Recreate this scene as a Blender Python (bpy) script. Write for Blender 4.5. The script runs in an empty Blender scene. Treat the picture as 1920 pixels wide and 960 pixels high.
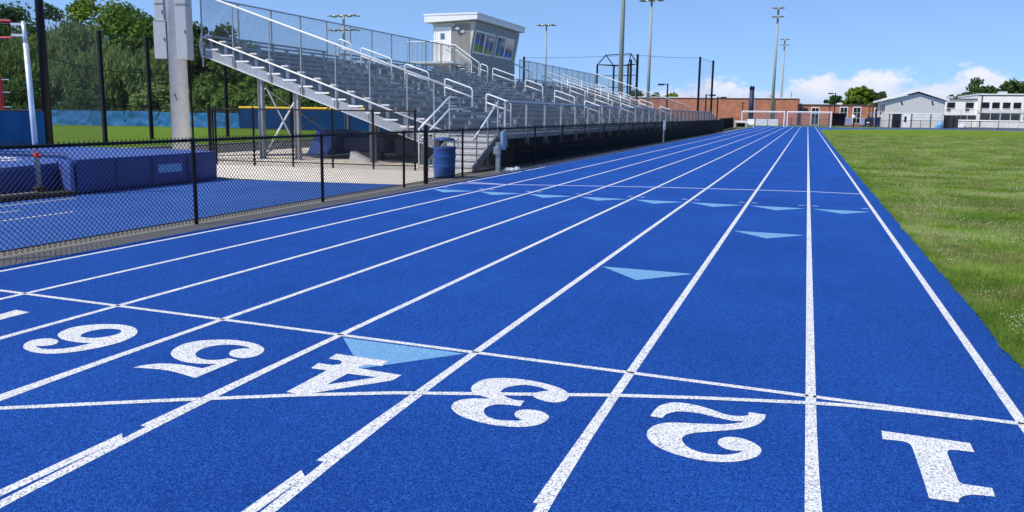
import bpy, bmesh, math, random
from mathutils import Vector, Matrix, noise as mnoise

random.seed(7)
SC = bpy.context.scene
COL = SC.collection

# ---------------------------------------------------------------- camera
FPX, CY = 1457.05, 428.74            # focal length and optical centre, pixels of a 1920x960 frame
YAW, PITCH, ROLL, EYE = 0.35821, 0.14832, 0.01395, 1.626
cam = bpy.data.cameras.new('camera')
cam.sensor_fit = 'HORIZONTAL'
cam.sensor_width = 36.0
cam.lens = FPX / 1920 * 36.0
cam.shift_y = (CY - 480) / 1920
cam.clip_start, cam.clip_end = 0.05, 4000
cam_ob = bpy.data.objects.new('camera', cam)
COL.objects.link(cam_ob)
F = Vector((-math.sin(YAW) * math.cos(PITCH), math.cos(YAW) * math.cos(PITCH), -math.sin(PITCH)))
R0 = Vector((math.cos(YAW), math.sin(YAW), 0))
U0 = R0.cross(F)
R = R0 * math.cos(ROLL) + U0 * math.sin(ROLL)
U = -R0 * math.sin(ROLL) + U0 * math.cos(ROLL)
m3 = Matrix((R, U, -F)).transposed()
cam_ob.matrix_world = Matrix.Translation((0, 0, EYE)) @ m3.to_4x4()
SC.camera = cam_ob

# ---------------------------------------------------------------- sky and sun
SUNV = Vector((-0.47, -0.62, 1.0)).normalized()      # towards the sun
SUN_EL = math.asin(SUNV.z)
SUN_AZ = math.atan2(SUNV.x, SUNV.y)                  # from +Y towards +X
world = bpy.data.worlds.new('World')
SC.world = world
world.use_nodes = True
wt = world.node_tree
for n in list(wt.nodes):
    wt.nodes.remove(n)


def wn(kind, **kw):
    n = wt.nodes.new(kind)
    for k, v in kw.items():
        setattr(n, k, v)
    return n


def wmath(op, a, b=None, c=None, clamp=False):
    n = wn('ShaderNodeMath', operation=op, use_clamp=clamp)
    for i, v in enumerate((a, b, c)):
        if v is None:
            continue
        if isinstance(v, (int, float)):
            n.inputs[i].default_value = v
        else:
            wt.links.new(v, n.inputs[i])
    return n.outputs[0]


sky = wn('ShaderNodeTexSky', sky_type='NISHITA', sun_disc=False)
sky.sun_elevation = SUN_EL
sky.sun_rotation = SUN_AZ
sky.altitude = 50
sky.air_density = 1.0
sky.dust_density = 0.0
sky.ozone_density = 5.0
tc = wn('ShaderNodeTexCoord')
sep = wn('ShaderNodeSeparateXYZ')
wt.links.new(tc.outputs['Generated'], sep.inputs[0])
# look a little higher into the atmosphere: the clear blue reaches almost down to the horizon
lift = wn('ShaderNodeVectorMath', operation='ADD')
wt.links.new(tc.outputs['Generated'], lift.inputs[0])
lift.inputs[1].default_value = (0, 0, 0.20)
nrm = wn('ShaderNodeVectorMath', operation='NORMALIZE')
wt.links.new(lift.outputs[0], nrm.inputs[0])
wt.links.new(nrm.outputs[0], sky.inputs['Vector'])
elev = wmath('ARCSINE', sep.outputs['Z'])
azim = wmath('ARCTAN2', sep.outputs['X'], sep.outputs['Y'])
comb = wn('ShaderNodeCombineXYZ')
wt.links.new(azim, comb.inputs[0])
wt.links.new(wmath('MULTIPLY', elev, 1.5), comb.inputs[1])
comb.inputs[2].default_value = 3.7
big = wn('ShaderNodeTexNoise')
big.inputs['Scale'].default_value = 13
big.inputs['Detail'].default_value = 1.5
low = wn('ShaderNodeCombineXYZ')
wt.links.new(azim, low.inputs[0])
low.inputs[1].default_value = 0.62
wt.links.new(low.outputs[0], big.inputs['Vector'])
fine = wn('ShaderNodeTexNoise')
fine.inputs['Scale'].default_value = 26.0
fine.inputs['Detail'].default_value = 9
fine.inputs['Roughness'].default_value = 0.58
wt.links.new(comb.outputs[0], fine.inputs['Vector'])
# cloud bank: a lumpy top about 2 to 4 degrees above the horizon, all the way round
top = wmath('ADD', wmath('MULTIPLY_ADD', wmath('SINE', wmath('MULTIPLY_ADD', azim, 4.2, 0.25)), 0.017, 0.045), wmath('MULTIPLY_ADD', big.outputs[0], 0.035, -0.018))
lump = wmath('MULTIPLY_ADD', fine.outputs[0], 0.072, -0.037)
edge = wmath('SUBTRACT', wmath('ADD', top, lump), elev)
mask = wn('ShaderNodeMapRange', interpolation_type='SMOOTHSTEP')
wt.links.new(edge, mask.inputs['Value'])
mask.inputs['From Min'].default_value = 0.0
mask.inputs['From Max'].default_value = 0.014
shade = wn('ShaderNodeMapRange')
wt.links.new(wmath('ADD', elev, wmath('MULTIPLY_ADD', fine.outputs[0], 0.07, -0.035)), shade.inputs['Value'])
shade.inputs['From Min'].default_value = 0.008
shade.inputs['From Max'].default_value = 0.05
ccol = wn('ShaderNodeMix', data_type='RGBA')
wt.links.new(shade.outputs[0], ccol.inputs[0])
ccol.inputs[6].default_value = (2.55, 3.15, 4.3, 1)
ccol.inputs[7].default_value = (4.5, 4.4, 4.6, 1)
mixc = wn('ShaderNodeMix', data_type='RGBA')
wt.links.new(wmath('MULTIPLY', mask.outputs[0], 0.86), mixc.inputs[0])
tint = wn('ShaderNodeMix', data_type='RGBA', blend_type='MULTIPLY')
tint.inputs[0].default_value = 1.0
wt.links.new(sky.outputs[0], tint.inputs[6])
tint.inputs[7].default_value = (1.0, 1.0, 1.0, 1)
wt.links.new(tint.outputs[2], mixc.inputs[6])
wt.links.new(ccol.outputs[2], mixc.inputs[7])
bg = wn('ShaderNodeBackground')
wt.links.new(mixc.outputs[2], bg.inputs['Color'])
bg.inputs['Strength'].default_value = 0.15
wo = wn('ShaderNodeOutputWorld')
wt.links.new(bg.outputs[0], wo.inputs['Surface'])

sun = bpy.data.lights.new('sun', 'SUN')
sun.energy = 3.3
sun.angle = math.radians(0.53)
sun.color = (1.0, 0.925, 0.81)
sun_ob = bpy.data.objects.new('sun', sun)
COL.objects.link(sun_ob)
sun_ob.rotation_euler = (-SUNV).to_track_quat('-Z', 'Y').to_euler()
sun_ob.location = (0, 0, 60)

SC.view_settings.view_transform = 'Standard'
SC.view_settings.look = 'None'
SC.view_settings.exposure = 0.5
SC.view_settings.gamma = 1.0
SC.view_settings.use_curve_mapping = False
SC.cycles.max_bounces = 6
SC.cycles.transparent_max_bounces = 12

# ---------------------------------------------------------------- materials
MATS = {}


class NT:
    def __init__(self, name):
        self.m = bpy.data.materials.new(name)
        self.m.use_nodes = True
        self.t = self.m.node_tree
        self.b = self.t.nodes['Principled BSDF']
        self.pos = self.t.nodes.new('ShaderNodeNewGeometry').outputs['Position']
        MATS[name] = self.m

    def node(self, k, **kw):
        n = self.t.nodes.new(k)
        for a, v in kw.items():
            setattr(n, a, v)
        return n

    def link(self, a, b):
        self.t.links.new(a, b)

    def noise(self, scale, detail=4, rough=0.55, vec=None, stretch=None):
        n = self.node('ShaderNodeTexNoise')
        n.inputs['Scale'].default_value = scale
        n.inputs['Detail'].default_value = detail
        n.inputs['Roughness'].default_value = rough
        v = vec or self.pos
        if stretch:
            mp = self.node('ShaderNodeMapping')
            mp.inputs['Scale'].default_value = stretch
            self.link(v, mp.inputs['Vector'])
            v = mp.outputs[0]
        self.link(v, n.inputs['Vector'])
        return n.outputs[0]

    def ramp(self, fac, stops, interp='LINEAR'):
        r = self.node('ShaderNodeValToRGB')
        cr = r.color_ramp
        cr.interpolation = interp
        while len(cr.elements) > 1:
            cr.elements.remove(cr.elements[-1])
        for i, (p, c) in enumerate(stops):
            e = cr.elements[0] if i == 0 else cr.elements.new(p)
            e.position = p
            e.color = (c[0], c[1], c[2], 1) if not isinstance(c, (int, float)) else (c, c, c, 1)
        self.link(fac, r.inputs[0])
        return r.outputs[0]

    def mix(self, fac, a, b, mode='MIX'):
        n = self.node('ShaderNodeMix', data_type='RGBA', blend_type=mode)
        for i, v in ((0, fac), (6, a), (7, b)):
            if isinstance(v, (int, float)):
                n.inputs[i].default_value = v
            elif isinstance(v, tuple):
                n.inputs[i].default_value = (v[0], v[1], v[2], 1)
            else:
                self.link(v, n.inputs[i])
        return n.outputs[2]

    def color(self, c):
        if isinstance(c, tuple):
            self.b.inputs['Base Color'].default_value = (c[0], c[1], c[2], 1)
        else:
            self.link(c, self.b.inputs['Base Color'])

    def set(self, rough=None, metal=None, spec=None):
        if rough is not None:
            self.b.inputs['Roughness'].default_value = rough
        if metal is not None:
            self.b.inputs['Metallic'].default_value = metal
        if spec is not None:
            self.b.inputs['Specular IOR Level'].default_value = spec

    def bump(self, h, strength=0.4, dist=0.01):
        n = self.node('ShaderNodeBump')
        n.inputs['Strength'].default_value = strength
        n.inputs['Distance'].default_value = dist
        self.link(h, n.inputs['Height'])
        self.link(n.outputs[0], self.b.inputs['Normal'])


def plain(name, c, rough=0.6, metal=0.0, var=0.12, scale=6.0, spec=0.5, bump=0.0, bscale=60):
    t = NT(name)
    n = t.noise(scale, 5, 0.6)
    d = tuple(x * (1 - var) for x in c)
    l = tuple(min(1, x * (1 + var)) for x in c)
    t.color(t.ramp(n, [(0.3, d), (0.7, l)]))
    t.set(rough, metal, spec)
    if bump:
        t.bump(t.noise(bscale, 4), bump, 0.004)
    return t.m


# blue rubber granule surface
def rubber(name, dark, mid, light, gscale=140):
    t = NT(name)
    g = t.noise(gscale, 3, 0.7)
    patch = t.noise(0.55, 4, 0.6)
    wear = t.noise(3.5, 5, 0.7, stretch=(1.6, 0.22, 1))
    c = t.ramp(g, [(0.33, dark), (0.50, mid), (0.66, light)])
    pm = t.ramp(patch, [(0.30, (0.82, 0.84, 0.87)), (0.70, (1.14, 1.13, 1.09))])
    c = t.mix(1.0, c, pm, 'MULTIPLY')
    mid_n = t.noise(48, 2, 0.6)
    c = t.mix(1.0, c, t.ramp(mid_n, [(0.3, (0.76, 0.80, 0.84)), (0.7, (1.30, 1.22, 1.16))]), 'MULTIPLY')
    wm = t.ramp(wear, [(0.35, (0.95, 0.95, 0.96)), (0.72, (1.06, 1.06, 1.04))])
    c = t.mix(1.0, c, wm, 'MULTIPLY')
    v = t.node('ShaderNodeTexVoronoi')
    v.inputs['Scale'].default_value = 9.0
    t.link(t.pos, v.inputs['Vector'])
    sp = t.ramp(v.outputs['Distance'], [(0.0, 1.0), (0.028, 1.0), (0.034, 0.0)], 'LINEAR')
    gate = t.ramp(t.noise(1.3, 2), [(0.55, 0.0), (0.60, 1.0)])
    fm = t.node('ShaderNodeMath', operation='MULTIPLY')
    t.link(sp, fm.inputs[0])
    t.link(gate, fm.inputs[1])
    fm2 = t.node('ShaderNodeMath', operation='MULTIPLY')
    t.link(fm.outputs[0], fm2.inputs[0])
    fm2.inputs[1].default_value = 0.5
    c = t.mix(fm2.outputs[0], c, (0.55, 0.58, 0.66))
    t.color(c)
    t.set(0.85, 0, 0.12)
    t.bump(g, 1.0, 0.010)
    return t.m


rubber('track_blue', (0.002, 0.024, 0.15), (0.0065, 0.063, 0.32), (0.042, 0.162, 0.58))
rubber('apron_blue', (0.026, 0.085, 0.33), (0.045, 0.130, 0.44), (0.085, 0.21, 0.58))


def paint(name, c, hole, lo=0.34, hi=0.40):
    t = NT(name)
    g = t.noise(105, 3, 0.72)
    s = t.noise(2.2, 4, 0.6)
    k = t.node('ShaderNodeMath', operation='MULTIPLY_ADD')
    t.link(s, k.inputs[0])
    k.inputs[1].default_value = -0.10
    k.inputs[2].default_value = 0.05
    a = t.node('ShaderNodeMath', operation='ADD')
    t.link(g, a.inputs[0])
    t.link(k.outputs[0], a.inputs[1])
    f = t.ramp(a.outputs[0], [(lo, 0.0), (hi, 1.0)])
    tone = t.ramp(s, [(0.3, tuple(x * 0.88 for x in c)), (0.65, c)])
    t.color(t.mix(f, hole, tone))
    t.set(0.75, 0, 0.2)
    t.bump(g, 0.55, 0.005)
    return t.m


paint('paint_white', (0.80, 0.79, 0.76), (0.17, 0.20, 0.27), 0.41, 0.50)
paint('paint_faded', (0.52, 0.56, 0.74), (0.12, 0.18, 0.45), 0.36, 0.46)
paint('paint_sky', (0.21, 0.42, 0.60), (0.06, 0.19, 0.44), 0.36, 0.58)
plain('tape_black', (0.02, 0.02, 0.022), 0.6)


def lawn(name, a, b, c, d):
    t = NT(name)
    n1 = t.noise(0.35, 5, 0.65)
    n2 = t.noise(7.0, 5, 0.7)
    n3 = t.noise(60, 4, 0.75)
    stripe = t.noise(1.0, 3, 0.6, stretch=(0.10, 1.2, 1))
    base = t.ramp(n2, [(0.32, a), (0.5, b), (0.66, c)])
    base = t.mix(t.ramp(n1, [(0.45, 0.0), (0.70, 0.55)]), base, d)
    base = t.mix(1.0, base, t.ramp(n3, [(0.32, 0.40), (0.68, 1.65)]), 'MULTIPLY')
    base = t.mix(1.0, base, t.ramp(stripe, [(0.35, 0.90), (0.65, 1.10)]), 'MULTIPLY')
    t.color(base)
    t.set(1.0, 0, 0.0)
    t.bump(n3, 1.0, 0.03)
    return t.m


lawn('field_grass', (0.064, 0.120, 0.015), (0.122, 0.196, 0.027), (0.200, 0.280, 0.050), (0.235, 0.280, 0.068))
lawn('lawn_grass', (0.085, 0.165, 0.018), (0.115, 0.205, 0.026), (0.150, 0.240, 0.038), (0.150, 0.215, 0.040))
plain('ground_soil', (0.10, 0.115, 0.045), 0.95, var=0.4, scale=0.6)


def foliage(name, a, b, c, trans=0.25):
    t = NT(name)
    n = t.noise(0.45, 3, 0.6)
    n2 = t.noise(3.0, 3, 0.6)
    oi = t.node('ShaderNodeObjectInfo')
    col = t.ramp(n, [(0.35, a), (0.52, b), (0.70, c)])
    col = t.mix(1.0, col, t.ramp(n2, [(0.3, 0.78), (0.7, 1.22)]), 'MULTIPLY')
    t.color(col)
    t.set(0.75, 0, 0.08)
    tr = t.node('ShaderNodeBsdfTranslucent')
    t.link(col, tr.inputs['Color'])
    ms = t.node('ShaderNodeMixShader')
    ms.inputs[0].default_value = trans
    t.link(t.b.outputs[0], ms.inputs[1])
    t.link(tr.outputs[0], ms.inputs[2])
    out = t.t.nodes['Material Output']
    t.link(ms.outputs[0], out.inputs['Surface'])
    return t.m


foliage('leaf_dark', (0.048, 0.098, 0.030), (0.074, 0.140, 0.038), (0.108, 0.180, 0.048), .42)
foliage('leaf_mid', (0.070, 0.130, 0.026), (0.105, 0.180, 0.036), (0.145, 0.225, 0.048), .38)
foliage('leaf_lime', (0.100, 0.165, 0.016), (0.150, 0.220, 0.024), (0.205, 0.275, 0.036))
foliage('leaf_willow', (0.120, 0.185, 0.056), (0.185, 0.262, 0.080), (0.255, 0.330, 0.110), .45)
foliage('blade', (0.150, 0.255, 0.038), (0.265, 0.385, 0.064), (0.460, 0.570, 0.160), 0.46)
foliage('blade_dry', (0.36, 0.32, 0.14), (0.46, 0.41, 0.20), (0.54, 0.50, 0.28), 0.35)
plain('clover_white', (0.75, 0.74, 0.66), 0.8)
plain('bark', (0.085, 0.066, 0.048), 0.9, var=0.3, scale=9, bump=0.6)

# metals, plastics, masonry
plain('aluminium', (0.50, 0.52, 0.545), 0.42, 0.75, var=0.10, scale=3.0)
plain('aluminium_plank', (0.26, 0.29, 0.32), 0.42, 0.65, var=0.14, scale=2.2)
plain('aluminium_bright', (0.78, 0.79, 0.80), 0.38, 0.35, var=0.05)
plain('galvanised', (0.42, 0.44, 0.46), 0.5, 0.6, var=0.16, scale=12)
plain('wire_grey', (0.075, 0.085, 0.105), 0.5, 0.2, var=0.1)
plain('rail_white', (0.80, 0.80, 0.79), 0.4, 0.0, var=0.05)
plain('vinyl_black', (0.006, 0.006, 0.007), 0.5, 0.0, var=0.2, spec=0.25)
plain('steel_black', (0.007, 0.007, 0.009), 0.55, 0.0, var=0.2, spec=0.2)
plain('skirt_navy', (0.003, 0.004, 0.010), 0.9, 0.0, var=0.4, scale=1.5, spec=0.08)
plain('concrete', (0.86, 0.77, 0.64), 0.9, 0, var=0.13, scale=1.6, bump=0.3)
plain('joint_dark', (0.20, 0.185, 0.16), 0.95)
plain('kerb_concrete', (0.46, 0.43, 0.37), 0.9, 0, var=0.15, scale=3)
plain('asphalt', (0.075, 0.073, 0.075), 0.92, 0, var=0.25, scale=4, bump=0.5)
plain('gravel', (0.165, 0.155, 0.14), 0.95, 0, var=0.35, scale=55, bump=0.9, bscale=120)
plain('pole_far', (0.30, 0.33, 0.31), 0.6, 0.0, var=0.1)
plain('pole_grey', (0.68, 0.69, 0.69), 0.6, 0.0, var=0.10, scale=5)
plain('cabinet_grey', (0.46, 0.48, 0.50), 0.45, 0.0, var=0.06, scale=4)
plain('dark_seam', (0.05, 0.052, 0.055), 0.7)
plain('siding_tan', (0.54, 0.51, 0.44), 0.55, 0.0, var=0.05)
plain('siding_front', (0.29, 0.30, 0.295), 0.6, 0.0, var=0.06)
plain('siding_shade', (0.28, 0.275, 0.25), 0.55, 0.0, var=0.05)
plain('trim_white', (0.80, 0.80, 0.79), 0.5, 0, var=0.04)
plain('door_white', (0.78, 0.77, 0.73), 0.45, 0, var=0.04)
plain('blind_grey', (0.30, 0.32, 0.36), 0.7)
plain('siding_grey', (0.60, 0.59, 0.57), 0.5, 0.0, var=0.04)
plain('siding_groove', (0.48, 0.475, 0.46), 0.5, 0.0, var=0.04)
plain('wall_cream', (0.85, 0.83, 0.77), 0.8, 0, var=0.06, scale=0.8)
plain('wall_pale', (0.66, 0.66, 0.62), 0.8, 0, var=0.08, scale=0.8)
plain('coping_dark', (0.07, 0.065, 0.06), 0.7)
plain('tarp_blue', (0.022, 0.150, 0.36), 0.45, 0, var=0.25, scale=1.2, bump=0.4, bscale=2.0)
plain('windscreen_blue', (0.003, 0.040, 0.135), 0.8, 0, var=0.16, scale=1.0, spec=0.08)
plain('yellow_cap', (0.80, 0.46, 0.02), 0.4)
plain('mat_blue_lit', (0.060, 0.120, 0.40), 0.5, 0, var=0.10, scale=2.0, bump=0.25, bscale=3)  # lighter copy of the mat blue, sunlight on the tops put into the colour
plain('mat_blue_shaded', (0.004, 0.036, 0.200), 0.5, 0, var=0.12, scale=2.0, bump=0.25, bscale=3)  # darker copy of the same blue, shade on the sides put into the colour
plain('mat_cover_dark', (0.012, 0.020, 0.085), 0.55, 0, var=0.25, scale=2.0)
plain('label_pale', (0.25, 0.40, 0.62), 0.6, 0, var=0.2, scale=30)
plain('letter_white', (0.80, 0.82, 0.84), 0.6)
plain('sheen_silver', (0.72, 0.73, 0.75), 0.28, 0.45, var=0.05)
plain('red_paint', (0.62, 0.025, 0.035), 0.4)
plain('rubber_black', (0.018, 0.018, 0.018), 0.8)
plain('can_blue', (0.020, 0.105, 0.42), 0.4, 0, var=0.12, scale=6)
plain('bin_cyan', (0.16, 0.42, 0.72), 0.5)
plain('box_blue_grey', (0.17, 0.26, 0.40), 0.5)
plain('mast_navy', (0.012, 0.014, 0.060), 0.6)
plain('roof_flat', (0.30, 0.30, 0.30), 0.9)
plain('lamp_glass', (0.62, 0.64, 0.66), 0.2, 0.2)
plain('sign_violet', (0.30, 0.33, 0.55), 0.6)
plain('car_black', (0.012, 0.012, 0.014), 0.25)
plain('car_glass', (0.03, 0.035, 0.04), 0.08)
plain('tyre', (0.02, 0.02, 0.02), 0.85)
plain('canopy_blue', (0.10, 0.20, 0.42), 0.6)
plain('banner_white', (0.66, 0.67, 0.70), 0.7, var=0.12, scale=1.5)
plain('net_grey', (0.10, 0.11, 0.13), 0.8)

g = NT('window_glass')
g.color(g.ramp(g.noise(1.1, 3), [(0.4, (0.16, 0.19, 0.26)), (0.6, (0.30, 0.34, 0.42))]))
g.set(0.05, 0.75, 0.9)
g = NT('window_dark')
g.color(g.ramp(g.noise(0.9, 2), [(0.4, (0.008, 0.009, 0.011)), (0.6, (0.022, 0.026, 0.030))]))
g.set(0.2, 0, 0.3)

b = NT('brick')
bt = b.node('ShaderNodeTexBrick')
mp = b.node('ShaderNodeMapping')
mp.inputs['Rotation'].default_value = (math.radians(90), 0, 0)
b.link(b.pos, mp.inputs['Vector'])
b.link(mp.outputs[0], bt.inputs['Vector'])
bt.inputs['Color1'].default_value = (0.50, 0.175, 0.085, 1)
bt.inputs['Color2'].default_value = (0.38, 0.125, 0.062, 1)
bt.inputs['Mortar'].default_value = (0.36, 0.22, 0.15, 1)
bt.inputs['Scale'].default_value = 1.0
bt.inputs['Brick Width'].default_value = 0.62
bt.inputs['Row Height'].default_value = 0.20
bt.inputs['Mortar Size'].default_value = 0.022
b.color(b.mix(1.0, bt.outputs['Color'], b.ramp(b.noise(0.8, 5), [(0.3, 0.82), (0.7, 1.2)]), 'MULTIPLY'))
b.set(0.9)


# ---------------------------------------------------------------- mesh builder
class MB:
    def __init__(self):
        self.v, self.f = [], []

    def add(self, vs, fs):
        o = len(self.v)
        self.v += [tuple(p) for p in vs]
        self.f += [tuple(i + o for i in f) for f in fs]
        return self

    def box(self, c, s, rz=0.0):
        hx, hy, hz = s[0] / 2, s[1] / 2, s[2] / 2
        ca, sa = math.cos(rz), math.sin(rz)
        vs = []
        for dz in (-hz, hz):
            for dx, dy in ((-hx, -hy), (hx, -hy), (hx, hy), (-hx, hy)):
                vs.append((c[0] + dx * ca - dy * sa, c[1] + dx * sa + dy * ca, c[2] + dz))
        return self.add(vs, [(3, 2, 1, 0), (4, 5, 6, 7), (0, 1, 5, 4), (1, 2, 6, 5), (2, 3, 7, 6), (3, 0, 4, 7)])

    def span(self, x0, x1, y0, y1, z0, z1):
        return self.box(((x0 + x1) / 2, (y0 + y1) / 2, (z0 + z1) / 2), (abs(x1 - x0), abs(y1 - y0), abs(z1 - z0)))

    def bbox(self, c, s, bev=0.01, rz=0.0):
        """box with chamfered vertical and top edges"""
        hx, hy, hz = s[0] / 2, s[1] / 2, s[2] / 2
        b_ = min(bev, hx * .8, hy * .8, hz * .8)
        ca, sa = math.cos(rz), math.sin(rz)
        rings = []
        for z, i in ((-hz, 0), (hz - b_, 0), (hz, b_)):
            x, y = hx - i, hy - i
            ring = [(-x + b_, -y), (x - b_, -y), (x, -y + b_), (x, y - b_), (x - b_, y), (-x + b_, y), (-x, y - b_), (-x, -y + b_)]
            rings.append([(c[0] + px * ca - py * sa, c[1] + px * sa + py * ca, c[2] + z) for px, py in ring])
        vs = [p for r_ in rings for p in r_]
        fs = [tuple(range(7, -1, -1)), tuple(range(16, 24))]
        for k in range(2):
            for i in range(8):
                j = (i + 1) % 8
                fs.append((k * 8 + i, k * 8 + j, k * 8 + 8 + j, k * 8 + 8 + i))
        return self.add(vs, fs)

    def tube(self, p0, p1, r0, r1=None, n=8, cap=True):
        p0, p1 = Vector(p0), Vector(p1)
        r1 = r0 if r1 is None else r1
        d = (p1 - p0)
        if d.length < 1e-6:
            return self
        d.normalize()
        a = d.cross(Vector((0, 0, 1)))
        if a.length < 1e-4:
            a = d.cross(Vector((0, 1, 0)))
        a.normalize()
        b_ = d.cross(a)
        vs = []
        for p, r in ((p0, r0), (p1, r1)):
            for i in range(n):
                t = 2 * math.pi * i / n
                vs.append(p + (a * math.cos(t) + b_ * math.sin(t)) * r)
        fs = [((i + 1) % n, i, n + i, n + (i + 1) % n) for i in range(n)]
        if cap:
            fs += [tuple(range(n)), tuple(range(2 * n - 1, n - 1, -1))]
        return self.add(vs, fs)

    def path(self, pts, r, n=8):
        """round bar bent through the points"""
        pts = [Vector(p) for p in pts]
        rings = []
        prev = None
        for i, p in enumerate(pts):
            d = (pts[min(i + 1, len(pts) - 1)] - pts[max(i - 1, 0)]).normalized()
            if prev is None:
                a = d.cross(Vector((0.3, 0.9, 0.2)))
                a.normalize()
            else:
                a = (prev - d * prev.dot(d)).normalized()
            prev = a
            b_ = d.cross(a)
            rings.append([p + (a * math.cos(2 * math.pi * k / n) + b_ * math.sin(2 * math.pi * k / n)) * r for k in range(n)])
        vs = [q for r_ in rings for q in r_]
        fs = []
        for k in range(len(pts) - 1):
            for i in range(n):
                j = (i + 1) % n
                fs.append((k * n + j, k * n + i, k * n + n + i, k * n + n + j))
        fs += [tuple(range(n)), tuple(range(len(vs) - 1, len(vs) - n - 1, -1))]
        return self.add(vs, fs)

    def beam(self, p0, p1, w, h):
        """rectangular bar, w across, h in the up direction"""
        p0, p1 = Vector(p0), Vector(p1)
        d = (p1 - p0).normalized()
        side = d.cross(Vector((0, 0, 1)))
        if side.length < 1e-4:
            side = Vector((1, 0, 0))
        side.normalize()
        up = side.cross(d)
        vs = []
        for p in (p0, p1):
            for a, b_ in ((-1, -1), (1, -1), (1, 1), (-1, 1)):
                vs.append(p + side * (a * w / 2) + up * (b_ * h / 2))
        return self.add(vs, [(3, 2, 1, 0), (4, 5, 6, 7), (0, 1, 5, 4), (1, 2, 6, 5), (2, 3, 7, 6), (3, 0, 4, 7)])

    def prism(self, poly, z0, z1):
        n = len(poly)
        vs = [(x, y, z0) for x, y in poly] + [(x, y, z1) for x, y in poly]
        fs = [tuple(range(n - 1, -1, -1)), tuple(range(n, 2 * n))]
        fs += [(i, (i + 1) % n, n + (i + 1) % n, n + i) for i in range(n)]
        return self.add(vs, fs)

    def extrude(self, pts, off):
        """flat polygon (3D points) thickened along off"""
        n = len(pts)
        o = Vector(off)
        vs = [Vector(p) for p in pts] + [Vector(p) + o for p in pts]
        fs = [tuple(range(n - 1, -1, -1)), tuple(range(n, 2 * n))]
        fs += [(i, (i + 1) % n, n + (i + 1) % n, n + i) for i in range(n)]
        return self.add(vs, fs)

    def sheet(self, poly, z):
        return self.add([(x, y, z) for x, y in poly], [tuple(range(len(poly)))])

    def lathe(self, c, prof, n=20):
        vs = []
        for r, z in prof:
            for i in range(n):
                t = 2 * math.pi * i / n
                vs.append((c[0] + r * math.cos(t), c[1] + r * math.sin(t), c[2] + z))
        fs = []
        for k in range(len(prof) - 1):
            for i in range(n):
                j = (i + 1) % n
                fs.append((k * n + i, k * n + j, k * n + n + j, k * n + n + i))
        fs += [tuple(range(n - 1, -1, -1)), tuple(range((len(prof) - 1) * n, len(prof) * n))]
        return self.add(vs, fs)

    def mesh(self, name, mat, off=(0, 0, 0), smooth=False):
        me = bpy.data.meshes.new(name)
        me.from_pydata([(a - off[0], b_ - off[1], c - off[2]) for a, b_, c in self.v], [], self.f)
        if isinstance(mat, str):
            mat = MATS[mat]
        me.materials.append(mat)
        if smooth:
            me.polygons.foreach_set('use_smooth', [True] * len(me.polygons))
        me.update()
        return me

    def build(self, name, mat, parent=None, smooth=False):
        off = WLOC.get(parent.name, (0, 0, 0)) if parent else (0, 0, 0)
        o = bpy.data.objects.new(name, self.mesh(name, mat, off, smooth))
        COL.objects.link(o)
        if parent:
            o.parent = parent
            WLOC[o.name] = off
        return o


WLOC = {}


def build_each(mb, name, mat, parent=None, smooth=False):
    """every loose piece of the builder becomes a part of its own"""
    par = list(range(len(mb.v)))

    def find(i):
        while par[i] != i:
            par[i] = par[par[i]]
            i = par[i]
        return i
    for f in mb.f:
        r = find(f[0])
        for k in f[1:]:
            par[find(k)] = r
    groups = {}
    for f in mb.f:
        groups.setdefault(find(f[0]), []).append(f)
    out = []
    for fs in groups.values():
        ids = sorted({i for f in fs for i in f})
        ix = {i: n for n, i in enumerate(ids)}
        p = MB()
        p.v = [mb.v[i] for i in ids]
        p.f = [tuple(ix[i] for i in f) for f in fs]
        out.append(p.build(name, mat, parent, smooth))
    return out


def stuff(o):
    o['kind'] = 'stuff'
    return o


def tag(o, label, cat, group=None):
    o['label'] = label
    o['category'] = cat
    if group:
        o['group'] = group
    return o


def thing(name, label, cat, loc=(0, 0, 0), group=None):
    o = bpy.data.objects.new(name, None)
    o.empty_display_size = 0.3
    COL.objects.link(o)
    o.location = loc
    WLOC[o.name] = tuple(loc)
    return tag(o, label, cat, group)


def struct(o):
    o['kind'] = 'structure'
    return o


def place(mesh, name, parent, loc, rz=0.0):
    """another object that shares mesh data; loc in world space"""
    o = bpy.data.objects.new(name, mesh)
    COL.objects.link(o)
    off = WLOC.get(parent.name, (0, 0, 0)) if parent else (0, 0, 0)
    if parent:
        o.parent = parent
        WLOC[o.name] = off
    o.location = (loc[0] - off[0], loc[1] - off[1], loc[2] - off[2])
    o.rotation_euler = (0, 0, rz)
    return o


def clip_line(poly, p, d):
    """chord of a convex polygon along p + t d"""
    t0, t1 = -1e9, 1e9
    n = len(poly)
    for i in range(n):
        a, b_ = poly[i], poly[(i + 1) % n]
        nx, ny = -(b_[1] - a[1]), b_[0] - a[0]           # inward normal of a CCW polygon
        den = nx * d[0] + ny * d[1]
        num = nx * (p[0] - a[0]) + ny * (p[1] - a[1])
        if abs(den) < 1e-9:
            if num < 0:
                return None
            continue
        t = -num / den
        if den > 0:
            t0 = max(t0, t)
        else:
            t1 = min(t1, t)
    return (t0, t1) if t1 - t0 > 1e-3 else None


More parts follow.
